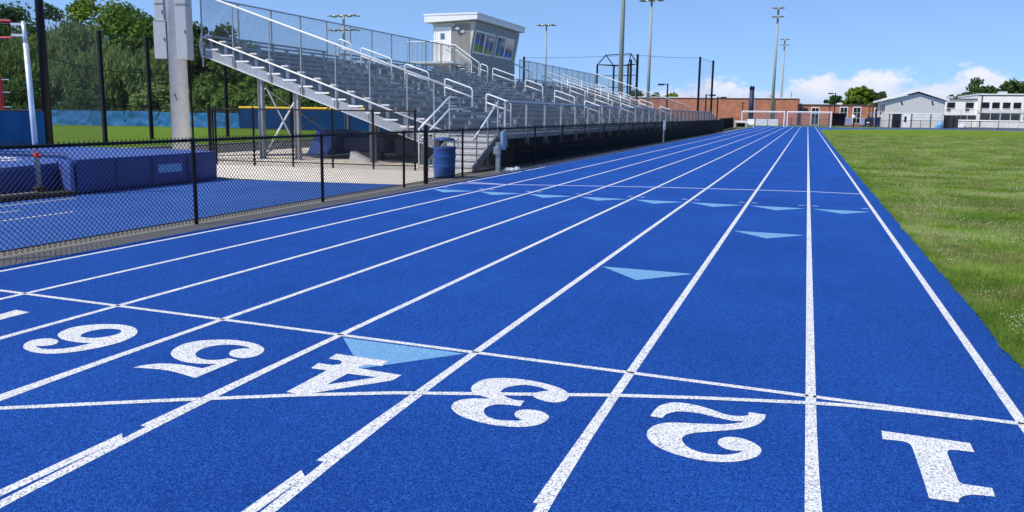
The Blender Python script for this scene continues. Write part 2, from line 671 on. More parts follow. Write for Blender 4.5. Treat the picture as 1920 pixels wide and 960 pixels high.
def chain(mb, poly, to3, pitch=0.072, r=0.0021, nrm=(0, 1, 0)):
    """woven diamond wire filling a convex 2D polygon; to3 maps (u, v) into space"""
    us = [q[0] for q in poly]
    vs = [q[1] for q in poly]
    nv = Vector(nrm) * r
    for sgn in (1, -1):
        lo = min(u - sgn * v for u in us for v in vs)
        hi = max(u - sgn * v for u in us for v in vs)
        k = math.floor(lo / pitch)
        while k * pitch < hi:
            c = k * pitch
            hit = clip_line(poly, (c, 0.0), (sgn, 1.0))
            if hit:
                a = Vector(to3(c + sgn * hit[0], hit[0])) + nv * sgn
                b_ = Vector(to3(c + sgn * hit[1], hit[1])) + nv * sgn
                mb.tube(a, b_, r, r, 3, False)
            k += 1

# ================================================================ setting: ground, track, field
LANE, X0 = 1.07, 1.1926             # lane width and the innermost line
INNER, OUTER = 1.47, -7.56          # edges of the straight
CX = 38.0                           # centre of the bends
BEND_NEAR, BEND_FAR = 4.2, 100.0


def lx(k):
    return X0 - LANE * k


struct(MB().sheet([(-1500, -600), (1500, -600), (1500, 2200), (-1500, 2200)], -0.05).build('ground', 'ground_soil'))


def arc(r, cy, a0, a1, n=40):
    return [(CX + r * math.cos(math.radians(a0 + (a1 - a0) * i / n)), cy + r * math.sin(math.radians(a0 + (a1 - a0) * i / n))) for i in range(n + 1)]


def band(ra, rb, cy, a0, a1, z, n=48):
    m = MB()
    A, B = arc(ra, cy, a0, a1, n), arc(rb, cy, a0, a1, n)
    vs = [(x, y, z) for x, y in A] + [(x, y, z) for x, y in B]
    flip = (rb > ra) == (a1 > a0)
    fs = []
    for i in range(n):
        q = (i, i + 1, n + 2 + i, n + 1 + i)
        fs.append(q[::-1] if flip else q)
    return m.add(vs, fs)


track = struct(MB().sheet([(OUTER, -14), (INNER, -14), (INNER, 133), (OUTER, 133)], 0.004).build('running_track', 'track_blue'))
RI, RO = CX - INNER, CX - OUTER
track_bend = struct(band(RI, RO, BEND_FAR, 180, 30, 0.000).build('track_bend', 'track_blue'))
struct(band(RI, RO, BEND_NEAR, 180, 270, 0.000).build('track_bend', 'track_blue'))


def strip(x0, y0, x1, y1, w, z=0.0049):
    d = Vector((x1 - x0, y1 - y0))
    n = Vector((-d.y, d.x)).normalized() * w / 2
    return [(x0 - n.x, y0 - n.y), (x1 - n.x, y1 - n.y), (x1 + n.x, y1 + n.y), (x0 + n.x, y0 + n.y)]


LW = 0.057
for k in range(9):
    m = MB()
    x = lx(k)
    if k == 2:
        m.sheet(strip(x, 2.905, x, 132, LW), 0.0049)
    elif k in (3, 4, 5, 6):
        m.sheet(strip(x, 2.90, x, 132, LW), 0.0049)
        m.sheet([(x - LW / 2 - .006, -6), (x + LW / 2 - .006, -6), (x + LW / 2 - .006, 2.74), (x - LW / 2 - .006, 2.79)], 0.0049)
    else:
        m.sheet(strip(x, -6, x, 132, LW), 0.0049)
    m.build('lane_line', 'paint_white', track)
    # the same line leaving the straight into the near bend
    r = CX - x
    m = band(r - LW / 2, r + LW / 2, 4.2 if k < 3 else 4.72, 180, 215, 0.0056, 40)
    m.build('bend_line', 'paint_white', track)
    m = band(r - LW / 2, r + LW / 2, BEND_FAR, 180, 60, 0.004, 40)
    m.build('bend_line', 'paint_white', track_bend)

m = MB()
m.sheet(strip(-8.0 + .5, 4.705, X0 + .02, 4.705, 0.050), 0.0060)
m.build('start_line', 'paint_white', track)

# the curved start line that leaves the straight one in the first lane
pts = [(0.95, 4.683), (0.62, 4.665), (0.30, 4.627), (0.13, 4.592), (-0.46, 4.430), (-0.98, 4.262), (-2.14, 3.815), (-2.63, 3.572), (-3.28, 3.205), (-3.99, 2.785), (-4.7, 2.32), (-5.6, 1.65)]
m = MB()
vs, fs = [], []
for i, q in enumerate(pts):
    a, b_ = pts[max(0, i - 1)], pts[min(len(pts) - 1, i + 1)]
    d = Vector((b_[0] - a[0], b_[1] - a[1])).normalized()
    n = Vector((-d.y, d.x)) * 0.025
    vs += [(q[0] - n.x, q[1] - n.y, 0.0068), (q[0] + n.x, q[1] + n.y, 0.0068)]
    if i:
        fs.append((2 * i - 1, 2 * i + 1, 2 * i, 2 * i - 2)[::-1])
m.add(vs, fs).build('curved_start_line', 'paint_white', track)

# far relay line, faded, and its fork at the outer lane
m = MB()
far = [(-7.33, 16.03), (-7.13, 16.30), (-6.35, 16.46), (-5.24, 16.84), (-3.03, 17.55), (-2.01, 17.77), (-0.94, 17.97), (0.11, 18.16), (1.17, 18.16)]
vs, fs = [], []
for i, q in enumerate(far):
    vs += [(q[0], q[1] - 0.05, 0.0050), (q[0], q[1] + 0.05, 0.0050)]
    if i:
        fs.append((2 * i - 2, 2 * i, 2 * i + 1, 2 * i - 1))
m.add(vs, fs).build('relay_line', 'paint_faded', track)
MB().sheet([(-7.34, 16.55), (-6.2, 16.42), (-6.2, 16.50), (-7.34, 16.68)], 0.0051).build('relay_line', 'paint_faded', track)
MB().sheet([(-7.36, 20.2), (-1.0, 21.4), (-1.0, 21.45), (-7.36, 20.26)], 0.0079)

# pale blue exchange triangles
for (k, y0) in [(4, 4.655), (3, 8.02), (2, 11.37)] + [(i, 14.75) for i in range(1, 9)]:
    xr = lx(k - 1) - 0.055
    xl = lx(k) + 0.055
    mid = (xl + xr) / 2
    MB().sheet([(xl, y0), (mid, y0 - 0.54), (xr, y0)], 0.0053).build('exchange_triangle', 'paint_sky', track)
for k in range(0, 9):
    for s in (-1, 1):
        if (k == 0 and s > 0) or (k == 8 and s < 0):
            continue
        x = lx(k) + s * 0.12
        MB().sheet([(x - .055, 15.21), (x + .055, 15.21), (x + .055, 15.27), (x - .055, 15.27)], 0.0052).build('hurdle_mark', 'paint_faded', track)
# black survey tape where lines cross
for k in range(0, 8):
    x = lx(k)
    if k == 1:
        for dx in (-0.022, 0.022):
            MB().sheet([(x + dx - .009, 4.69), (x + dx + .009, 4.69), (x + dx + .009, 4.722), (x + dx - .009, 4.722)], 0.0073).build('tape_mark', 'tape_black', track)
    else:
        MB().sheet([(x - .024, 4.697), (x + .024, 4.697), (x + .024, 4.722), (x - .024, 4.722)], 0.0073).build('tape_mark', 'tape_black', track)

# lane numbers: outlines on the ground (x, y, corner)
DIGITS={
 '1':[[(0.467,4.307,1),(0.874,4.308,1),(0.874,4.194,1),(0.784,4.186,1),(0.756,4.167,0),(0.746,4.128,1),(0.745,3.81,1),(0.757,3.789,1),(0.873,3.794,1),(0.869,3.709,1),(0.783,3.694,1),(0.742,3.664,0),(0.717,3.625,1),(0.71,3.589,1),(0.597,3.583,1),(0.597,3.835,1),(0.594,4.123,1),(0.586,4.179,0),(0.553,4.202,0),(0.465,4.19,1)]],
 '2':[[(-0.694,4.035,1),(-0.689,4.138,0),(-0.666,4.228,0),(-0.602,4.295,0),(-0.507,4.302,0),(-0.418,4.276,0),(-0.312,4.222,0),(-0.238,4.229,0),(-0.203,4.255,1),(-0.198,4.306,1),(-0.108,4.302,1),(-0.116,4.221,0),(-0.144,4.141,0),(-0.187,4.079,0),(-0.246,4.028,0),(-0.335,3.97,0),(-0.408,3.923,0),(-0.458,3.885,0),(-0.484,3.843,0),(-0.489,3.796,0),(-0.469,3.743,0),(-0.433,3.7,0),(-0.377,3.675,0),(-0.319,3.677,0),(-0.262,3.695,0),(-0.214,3.733,0),(-0.189,3.771,1),(-0.238,3.757,0),(-0.284,3.771,0),(-0.312,3.808,0),(-0.315,3.857,0),(-0.296,3.896,0),(-0.253,3.924,0),(-0.199,3.921,0),(-0.152,3.894,0),(-0.116,3.85,0),(-0.106,3.806,0),(-0.117,3.745,0),(-0.147,3.696,0),(-0.193,3.65,0),(-0.254,3.612,0),(-0.331,3.59,0),(-0.418,3.59,0),(-0.494,3.608,0),(-0.568,3.644,0),(-0.624,3.699,0),(-0.657,3.757,0),(-0.67,3.814,0),(-0.662,3.882,0),(-0.636,3.941,0),(-0.579,3.99,0),(-0.501,4.016,0),(-0.407,4.043,0),(-0.314,4.075,0),(-0.253,4.114,0),(-0.205,4.161,1),(-0.272,4.145,0),(-0.355,4.157,0),(-0.44,4.181,0),(-0.516,4.178,0),(-0.572,4.157,0),(-0.608,4.118,0),(-0.623,4.081,0),(-0.627,4.039,1)]],
 '3':[[(-1.746,4.023,0),(-1.771,4.084,0),(-1.772,4.157,0),(-1.744,4.237,0),(-1.672,4.289,0),(-1.57,4.317,0),(-1.459,4.318,0),(-1.352,4.295,0),(-1.261,4.255,0),(-1.213,4.206,0),(-1.189,4.148,0),(-1.189,4.081,0),(-1.222,4.036,0),(-1.274,4.025,0),(-1.335,4.041,0),(-1.379,4.076,0),(-1.388,4.118,0),(-1.366,4.161,0),(-1.323,4.193,1),(-1.389,4.23,0),(-1.48,4.235,0),(-1.544,4.194,0),(-1.577,4.137,0),(-1.581,4.079,0),(-1.548,4.024,0),(-1.497,3.992,0),(-1.445,3.979,0),(-1.403,3.987,1),(-1.395,3.901,1),(-1.451,3.895,0),(-1.512,3.882,0),(-1.547,3.854,0),(-1.565,3.805,0),(-1.558,3.763,0),(-1.532,3.715,0),(-1.486,3.682,0),(-1.438,3.672,0),(-1.373,3.688,0),(-1.334,3.704,0),(-1.319,3.722,1),(-1.357,3.74,0),(-1.384,3.776,0),(-1.39,3.817,0),(-1.371,3.854,0),(-1.316,3.877,0),(-1.259,3.871,0),(-1.212,3.836,0),(-1.197,3.795,0),(-1.201,3.736,0),(-1.23,3.68,0),(-1.283,3.636,0),(-1.36,3.608,0),(-1.461,3.599,0),(-1.568,3.618,0),(-1.655,3.651,0),(-1.723,3.707,0),(-1.751,3.757,0),(-1.758,3.823,0),(-1.729,3.876,0),(-1.676,3.912,0),(-1.593,3.944,1),(-1.66,3.964,0),(-1.714,3.987,0)]],
 '4':[[(-2.848,4.199,1),(-2.863,4.31,1),(-2.467,4.312,1),(-2.453,4.207,1),(-2.535,4.198,0),(-2.573,4.156,0),(-2.569,4.112,1),(-2.254,4.103,1),(-2.258,3.996,1),(-2.571,3.633,1),(-2.646,3.587,1),(-2.726,3.586,1),(-2.728,3.999,1),(-2.844,3.995,1),(-2.86,4.097,1),(-2.754,4.101,1),(-2.721,4.134,0),(-2.734,4.179,0),(-2.771,4.203,1)],[(-2.574,3.996,1),(-2.371,4.01,1),(-2.58,3.778,1)]],
 '5':[[(-3.869,3.57,1),(-3.85,3.629,0),(-3.809,3.675,0),(-3.748,3.712,0),(-3.657,3.731,0),(-3.551,3.733,0),(-3.463,3.728,1),(-3.442,3.836,1),(-3.501,3.806,0),(-3.599,3.784,0),(-3.691,3.789,0),(-3.785,3.824,0),(-3.855,3.871,0),(-3.903,3.929,0),(-3.941,4.017,0),(-3.947,4.109,0),(-3.904,4.19,0),(-3.82,4.254,0),(-3.724,4.292,0),(-3.604,4.301,0),(-3.499,4.284,0),(-3.407,4.239,0),(-3.358,4.194,0),(-3.323,4.12,0),(-3.323,4.051,0),(-3.357,4.0,0),(-3.408,3.984,0),(-3.477,4.001,0),(-3.518,4.037,0),(-3.545,4.082,0),(-3.539,4.127,0),(-3.503,4.165,0),(-3.458,4.178,1),(-3.511,4.202,0),(-3.596,4.209,0),(-3.669,4.187,0),(-3.727,4.136,0),(-3.755,4.064,0),(-3.738,3.984,0),(-3.709,3.933,0),(-3.656,3.894,0),(-3.583,3.874,0),(-3.518,3.886,0),(-3.473,3.921,0),(-3.458,3.954,1),(-3.371,3.946,1),(-3.378,3.568,1),(-3.47,3.589,0),(-3.583,3.609,0),(-3.69,3.61,0),(-3.781,3.593,0)]],
 '6':[[(-4.894,3.619,0),(-4.941,3.665,0),(-4.97,3.732,0),(-4.952,3.789,0),(-4.901,3.821,0),(-4.84,3.823,0),(-4.789,3.799,0),(-4.748,3.748,0),(-4.754,3.702,0),(-4.8,3.669,0),(-4.837,3.666,1),(-4.774,3.638,0),(-4.699,3.637,0),(-4.637,3.667,0),(-4.587,3.717,0),(-4.561,3.778,0),(-4.539,3.855,1),(-4.605,3.837,0),(-4.695,3.829,0),(-4.798,3.841,0),(-4.888,3.88,0),(-4.95,3.934,0),(-4.99,4.011,0),(-4.996,4.105,0),(-4.938,4.194,0),(-4.846,4.254,0),(-4.723,4.287,0),(-4.599,4.269,0),(-4.503,4.214,0),(-4.43,4.132,0),(-4.39,4.023,0),(-4.381,3.923,0),(-4.405,3.812,0),(-4.448,3.712,0),(-4.509,3.632,0),(-4.585,3.575,0),(-4.669,3.555,0),(-4.763,3.561,0),(-4.849,3.589,0)],[(-4.759,3.954,0),(-4.795,4.012,0),(-4.792,4.089,0),(-4.757,4.15,0),(-4.695,4.177,0),(-4.631,4.177,0),(-4.588,4.15,0),(-4.562,4.101,0),(-4.567,4.037,0),(-4.6,3.976,0),(-4.662,3.941,0),(-4.719,3.935,0)]],
 '7':[[(-5.68,4.275,1),(-5.841,4.283,1),(-5.819,4.069,1),(-5.907,3.924,1),(-6.116,4.026,1),(-6.148,3.925,1),(-5.65,3.68,1),(-5.673,3.964,1)]],
}



def smooth_loop(pts):
    out = []
    n = len(pts)
    for i in range(n):
        p1, p2 = pts[i], pts[(i + 1) % n]
        if p1[2] and p2[2]:
            out.append((p1[0], p1[1]))
            continue
        p0 = p1 if p1[2] else pts[i - 1]
        p3 = p2 if p2[2] else pts[(i + 2) % n]
        for s in range(4):
            t = s / 4
            q = []
            for c in (0, 1):
                q.append(0.5 * (2 * p1[c] + (p2[c] - p0[c]) * t + (2 * p0[c] - 5 * p1[c] + 4 * p2[c] - p3[c]) * t * t + (3 * p1[c] - p0[c] - 3 * p2[c] + p3[c]) * t ** 3))
            out.append(tuple(q))
    return out


for dg, loops in DIGITS.items():
    bm = bmesh.new()
    for lp in loops:
        vs = [bm.verts.new((x, y, 0.0064)) for x, y in smooth_loop(lp)]
        for i in range(len(vs)):
            bm.edges.new((vs[i], vs[(i + 1) % len(vs)]))
    bmesh.ops.triangle_fill(bm, edges=bm.edges[:], use_beauty=True, normal=(0, 0, 1))
    for f in bm.faces:
        if f.normal.z < 0:
            f.normal_flip()
    me = bpy.data.meshes.new('lane_number')
    bm.to_mesh(me)
    bm.free()
    me.materials.append(MATS['paint_white'])
    o = bpy.data.objects.new('lane_number', me)
    COL.objects.link(o)
    o.parent = track
    o['label'] = 'white painted lane number ' + dg

# infield and outfield grass
fin = [(INNER, -14), (400, -14), (400, 60), (CX + RI, 60), (CX + RI, BEND_FAR)]
poly = [(INNER, 5)] + [(CX + RI, 5)] + [(CX + RI * math.cos(math.radians(a)), BEND_FAR + RI * math.sin(math.radians(a))) for a in range(0, 181, 5)]
struct(MB().sheet(poly, -0.004).build('field', 'field_grass'))
struct(MB().sheet([(INNER, -14), (90, -14), (90, 5), (INNER, 5)], -0.004).build('field', 'field_grass'))
# painted pitch line far across the field
pl = MB()
pl.sheet([(24.6, 120.5), (24.9, 120.5), (34.0, 92.0), (33.6, 92.0)][::-1], 0.004)
pl.build('pitch_line', 'paint_white', bpy.data.objects['field'])

struct(MB().sheet([(-8.42, -14), (OUTER, -14), (OUTER, 90), (-8.42, 90)], -0.002).build('gravel_strip', 'gravel'))
apron = struct(MB().sheet([(-34, -14), (-8.42, -14), (-8.42, 15.35), (-12.6, 14.55), (-14.2, 14.9), (-34, 14.9)], 0.000).build('jump_apron', 'apron_blue'))
for a, b_ in (((-10.74, -8), (-10.60, 8.85)), ((-12.42, -8), (-12.16, 10.2)), ((-11.55, -8), (-11.45, 8.6))):
    MB().sheet(strip(a[0], a[1], b_[0], b_[1], 0.06), 0.005).build('runway_line', 'paint_white', apron)

# concrete pad in slabs
conc = struct(MB().sheet([(-20.3, 14.2), (-8.0, 14.2), (-8.0, 76), (-20.3, 76)], -0.022).build('concrete_pad', 'joint_dark'))
for i, xa in enumerate([-20.25, -17.2, -14.15, -11.1]):
    xb = xa + 3.035 if i < 3 else -8.43
    for j in range(6):
        ya = 14.3 + j * 3.05 if j else 14.3
        yb = 14.3 + (j + 1) * 3.05 - 0.02
        if j == 0:
            # first row follows the slanted edge of the apron
            def ed(x):
                return 14.9 if x < -14.2 else (14.9 - (x + 14.2) / 1.6 * .35 if x < -12.6 else 14.55 + (x + 12.6) / 4.18 * .80)
            pl4 = [(xa, ed(xa) + .004), (xb, ed(xb) + .004), (xb, yb), (xa, yb)]
        else:
            pl4 = [(xa, ya), (xb, ya), (xb, yb), (xa, yb)]
        MB().sheet(pl4, -0.004 - 0.0006 * ((i * 7 + j * 3) % 4)).build('concrete_slab', 'concrete', conc)
struct(MB().sheet([(-20.25, 32.6), (-8.43, 32.6), (-8.43, 76), (-20.25, 76)], -0.012).build('concrete_floor', 'concrete'))
struct(MB().sheet([(-24.8, 14.95), (-20.32, 14.95), (-20.32, 120), (-24.8, 120)], -0.012).build('asphalt_path', 'asphalt'))
struct(MB().span(-24.98, -24.8, 14.95, 120, -0.05, 0.06).build('kerb', 'kerb_concrete'))
struct(MB().sheet([(-140, 14.95), (-25.0, 14.95), (-25.0, 110), (-140, 110)], -0.02).build('lawn', 'lawn_grass'))
struct(MB().sheet([(-60, 133), (120, 146.5), (120, 260), (-60, 260)], -0.03).build('school_yard', 'asphalt'))
struct(MB().sheet([(-12, 133.1), (12, 133.1), (12, 146), (-12, 150)], -0.016).build('verge', 'lawn_grass'))

# grass blades near the track edge: one mass nobody could count
def grass_mass(name, mat, count, wf, hf, seed, dens=None, lean=0.5, edge=0.0):
    rnd = random.Random(seed)
    v, f = [], []
    n = 0
    while n < count:
        # nearer ground gets more blades
        y = 5.0 * (80.0 / 5.0) ** (rnd.random() ** 1.15)
        xm = 0.245 * y + 0.7
        if xm < INNER:
            continue
        x = INNER - 0.03 + edge + rnd.random() * (xm - INNER)
        if rnd.random() > (xm - INNER) / (0.245 * 80 + .7 - INNER) * 0.5 + 0.5:
            continue
        if dens:
            d = mnoise.noise(Vector((x * dens[0], y * dens[0], seed)))
            if d < dens[1] + rnd.random() * 0.15:
                continue
        n += 1
        sc = 1.0 + max(0.0, (y - 9) / 16)
        w = wf * (0.6 + 0.8 * rnd.random()) * sc
        h = hf * (0.45 + 0.8 * rnd.random()) * (1 + 0.35 * (sc - 1))
        a = rnd.random() * 6.283
        ca, sa = math.cos(a) * w, math.sin(a) * w
        l = lean * h * rnd.random()
        b_ = rnd.random() * 6.283
        o = len(v)
        v += [(x - ca, y - sa, -0.006), (x + ca, y + sa, -0.006), (x + math.cos(b_) * l, y + math.sin(b_) * l, h)]
        f.append((o, o + 1, o + 2))
    me = bpy.data.meshes.new(name)
    me.from_pydata(v, [], f)
    me.materials.append(MATS[mat])
    o = bpy.data.objects.new(name, me)
    COL.objects.link(o)
    o['kind'] = 'stuff'
    return o


o = grass_mass('grass', 'blade', 260000, 0.0032, 0.045, 11, lean=1.1)
o['label'] = 'short mown grass of the infield beside the track'
o['category'] = 'grass'
o = grass_mass('dry_grass', 'blade_dry', 70000, 0.0030, 0.046, 5, (0.9, -0.08), lean=1.2)
o['label'] = 'dry straw coloured patches in the infield grass'
o['category'] = 'grass'
# ragged turf and crumbs of soil where the grass meets the rubber
rnd = random.Random(17)
v, f = [], []
for i in range(26000):
    y = 5.0 * (70 / 5.0) ** rnd.random()
    wob = 0.05 * mnoise.noise(Vector((y * 1.7, 3.1, 0))) + 0.03 * mnoise.noise(Vector((y * 6, 8, 0)))
    x = INNER + wob + abs(rnd.gauss(0, .05)) - .03
    sc = 1 + max(0, (y - 9) / 16)
    w, h = .0034 * sc * rnd.uniform(.6, 1.3), rnd.uniform(.02, .06)
    a = rnd.random() * 6.283
    o = len(v)
    v += [(x - math.cos(a) * w, y - math.sin(a) * w, 0.0), (x + math.cos(a) * w, y + math.sin(a) * w, 0.0), (x - rnd.random() * .05, y + rnd.gauss(0, .03), h)]
    f.append((o, o + 1, o + 2))
me = bpy.data.meshes.new('edge_grass')
me.from_pydata(v, [], f)
me.materials.append(MATS['blade'])
o = bpy.data.objects.new('edge_grass', me)
COL.objects.link(o)
o['kind'] = 'stuff'
o['label'] = 'ragged fringe of grass along the inner track edge'
o['category'] = 'grass'
m = MB()
for i in range(420):
    y = 5.0 * (60 / 5.0) ** rnd.random()
    x = INNER - abs(rnd.gauss(0, .03)) + .015
    s = rnd.uniform(.006, .02) * (1 + y / 40)
    m.add([(x + s * rnd.uniform(.6, 1) * math.cos(t), y + 2 * s * rnd.uniform(.6, 1) * math.sin(t), 0.0075) for t in (0, 1.05, 2.1, 3.14, 4.2, 5.25)], [(0, 1, 2, 3, 4, 5)])
o = stuff(m.build('soil_crumbs', 'ground_soil'))
o['label'] = 'crumbs of brown soil along the inner track edge'
o['category'] = 'soil'
rnd = random.Random(3)
v, f = [], []
n = 0
while n < 5200:
    y = 5.5 * (80 / 5.5) ** rnd.random()
    x = INNER + 0.1 + rnd.random() * max(0.05, 0.245 * y - 0.8)
    if mnoise.noise(Vector((x * 0.7, y * 0.7, 9))) < -0.2 + rnd.random() * .4:
        continue
    n += 1
    s = 0.0036 * (1 + max(0, (y - 8) / 18))
    z = 0.035 + 0.02 * rnd.random()
    o = len(v)
    v += [(x - s, y, z), (x + s, y, z), (x, y - s, z), (x, y + s, z), (x, y, z + s), (x, y, z - s)]
    f += [(o, o + 2, o + 4), (o + 2, o + 1, o + 4), (o + 1, o + 3, o + 4), (o + 3, o, o + 4), (o + 2, o, o + 5), (o + 1, o + 2, o + 5), (o + 3, o + 1, o + 5), (o, o + 3, o + 5)]
me = bpy.data.meshes.new('clover')
me.from_pydata(v, [], f)
me.materials.append(MATS['clover_white'])
o = bpy.data.objects.new('clover', me)
COL.objects.link(o)
o['kind'] = 'stuff'
o['label'] = 'tiny white clover heads scattered over the infield grass'
o['category'] = 'clover'

# ================================================================ black chain-link fence along the track
FX = -8.02
fence = thing('chain_link_fence', 'low black chain-link fence along the outer edge of the track', 'fence', (FX, 6, 0))
FH = 1.18
Ys = [-0.5, 2.55, 5.6, 8.65, 11.75, 14.77, 15.8, 17.82, 20.4] + [20.4 + 2.98 * i for i in range(1, 22)]


def fence_panel_mesh(L, H, name, mat, barbs=True, z0=0.05, r=0.0047, pitch=0.068):
    """diamond wire hung in the local YZ plane, from y = 0 to L"""
    mb = MB()
    chain(mb, [(0, z0), (L, z0), (L, H), (0, H)], lambda u, v: (0, u, v), pitch, r, (1, 0, 0))
    if barbs:
        k = 0
        while k * pitch < L:
            y = k * pitch
            mb.tube((0.004, y - 0.012, H - 0.01), (0.002, y + 0.012, H + 0.050), r, r * .7, 3, False)
            mb.tube((-0.004, y + 0.012, H - 0.01), (-0.002, y - 0.012, H + 0.050), r, r * .7, 3, False)
            mb.tube((0, y - 0.02, z0), (0, y, z0 - 0.03), r, r, 3, False)
            mb.tube((0, y + 0.02, z0), (0, y, z0 - 0.03), r, r, 3, False)
            k += 1
    return mb.mesh(name, mat)


PANELS = {}
post_big = MB().tube((0, 0, -0.05), (0, 0, FH + 0.10), 0.052, n=12).lathe((0, 0, FH + 0.10), [(0.056, 0), (0.056, 0.02), (0.03, 0.05), (0.004, 0.058)], 12).mesh('post', 'vinyl_black', smooth=False)
post_line = MB().tube((0, 0, -0.05), (0, 0, FH + 0.02), 0.027, n=10).lathe((0, 0, FH - 0.02), [(0.032, 0), (0.034, 0.03), (0.026, 0.055), (0.006, 0.062)], 10).mesh('post', 'vinyl_black')
rail = MB().tube((FX, Ys[0], FH), (FX, Ys[-1], FH), 0.021, n=8)
rail.build('top_rail', 'vinyl_black', fence)
MB().tube((FX, Ys[0], 0.07), (FX, Ys[-1], 0.07), 0.006, n=5).build('tension_wire', 'vinyl_black', fence)
MB().tube((FX, 15.8, 0.10), (FX, 20.4, 0.10), 0.016, n=8).build('bottom_rail', 'vinyl_black', fence)
for i, y in enumerate(Ys):
    place(post_big if i == 6 else post_line, 'post', fence, (FX, y, 0))
    if i + 1 < len(Ys):
        L = round(Ys[i + 1] - y, 2)
        if L not in PANELS:
            PANELS[L] = fence_panel_mesh(L, FH, 'mesh_panel', 'vinyl_black')
        place(PANELS[L], 'mesh_panel', fence, (FX, y, 0))
        # wire ties round the rail
ties = MB()
for y in [Ys[0] + 0.6 * k for k in range(40)]:
    ties.lathe((FX, y, FH), [(0.001, -0.026), (0.025, -0.02), (0.025, 0.02), (0.001, 0.026)], 6)
stuff(ties.build('wire_tie', 'vinyl_black', fence))

# taller black fence round the concrete pad, in front of the bleacher end
def fence_run(th, pts, H, mat, spacing, pr, z0=0.06, rr=0.02, pitch=0.072, wr=0.0030, r=None):
    for a, b_ in zip(pts, pts[1:]):
        a, b_ = Vector((a[0], a[1], 0)), Vector((b_[0], b_[1], 0))
        L = (b_ - a).length
        n = max(1, round(L / spacing))
        rz = math.atan2(b_.y - a.y, b_.x - a.x) - math.pi / 2
        key = (round(L / n, 3), H, mat, pitch)
        if key not in PANELS:
            PANELS[key] = fence_panel_mesh(L / n, H, 'mesh_panel', mat, False, z0, wr, pitch)
        MB().tube((a.x, a.y, H), (b_.x, b_.y, H), rr, n=8).build('top_rail', mat, th)
        pm = MB().tube((0, 0, -.05), (0, 0, H + .03), pr, n=8).lathe((0, 0, H + .03), [(pr * 1.15, 0), (pr * .9, .025), (.003, .035)], 8).mesh('post', mat)
        for i in range(n + 1):
            q = a.lerp(b_, i / n)
            place(pm, 'post', th, (q.x, q.y, 0))
            if i < n:
                place(PANELS[key], 'mesh_panel', th, (q.x, q.y, 0), rz)


pad_fence = thing('chain_link_fence', 'taller black chain-link fence standing on the concrete in front of the bleacher end', 'fence', (-16.2, 18.4, 0))
fence_run(pad_fence, [(-16.2, 18.4), (-10.1, 19.25)], 1.62, 'steel_black', 1.25, 0.03)
MB().tube((-16.2, 18.4, 0.12), (-10.1, 19.25, 0.12), 0.016, n=6).build('bottom_rail', 'steel_black', pad_fence)
gate = thing('gate', 'narrow black chain-link gate leaf at the corner of the pad fence', 'gate', (-16.35, 18.38, 0))
MB().tube((-16.38, 18.36, 0), (-16.38, 18.36, 1.74), 0.045, n=10).build('post', 'steel_black', gate)
MB().path([(-16.3, 18.42, 0.1), (-17.35, 19.4, 0.1), (-17.35, 19.4, 1.6), (-16.3, 18.42, 1.6), (-16.3, 18.42, 0.1)], 0.02, 6).build('gate_frame', 'steel_black', gate)
mb = MB()
gd = Vector((-1.05, 0.98, 0))
chain(mb, [(0, 0.1), (1.0, 0.1), (1.0, 1.6), (0, 1.6)], lambda u, v: (-16.3 + gd.x * u, 18.42 + gd.y * u, v), 0.05, 0.002, (0.7, 0.7, 0))
mb.build('mesh_panel', 'steel_black', gate)

# ================================================================ landing mats, vault standard
mats = thing('landing_mat', 'long blue foam landing mat with a pale label on its side', 'mat', (-13.6, 12.5, 0))
T = 0.64
poly = [(-12.58, 10.62), (-12.60, 14.30), (-13.55, 14.72), (-17.3, 14.05), (-17.3, 12.15), (-14.7, 12.15), (-13.45, 11.12)]
mb = MB()
n = len(poly)
cx, cy = -14.6, 12.8


def shr(q, d):
    v_ = Vector((cx - q[0], cy - q[1])).normalized() * d
    return (q[0] + v_.x, q[1] + v_.y)


rings = [(0.03, 0.03), (0.005, 0.09), (0.0, 0.30), (0.01, T - 0.05), (0.045, T)]
vs = []
for d, z in rings:
    vs += [shr(q, d) + (z,) for q in poly]
fs = [tuple(range((len(rings) - 1) * n, len(rings) * n))]
for k in range(len(rings) - 1):
    for i in range(n):
        fs.append((k * n + i, k * n + (i + 1) % n, (k + 1) * n + (i + 1) % n, (k + 1) * n + i))
mb.add(vs, fs).build('mat_body', 'mat_blue_shaded', mats)
MB().prism([shr(q, 0.05) for q in poly], T - 0.004, T + 0.012).build('mat_cover', 'mat_blue_lit', mats)
MB().span(-12.592, -12.57, 12.55, 13.2, 0.28, 0.45).build('label_panel', 'label_pale', mats)
MB().extrude([(-12.63, 10.60, .06), (-13.50, 11.05, .06), (-13.50, 11.05, T - .02), (-12.66, 10.615, T - .02)], (-.02, -.035, 0)).build('lit_face_slab', 'mat_blue_lit', mats)  # thin added slab, its lighter blue paints sunlight on the corner face
for y in (11.5, 12.4, 13.4):
    MB().span(-12.60, -12.572, y, y + 0.03, 0.06, T - 0.05).build('seam', 'mat_cover_dark', mats)

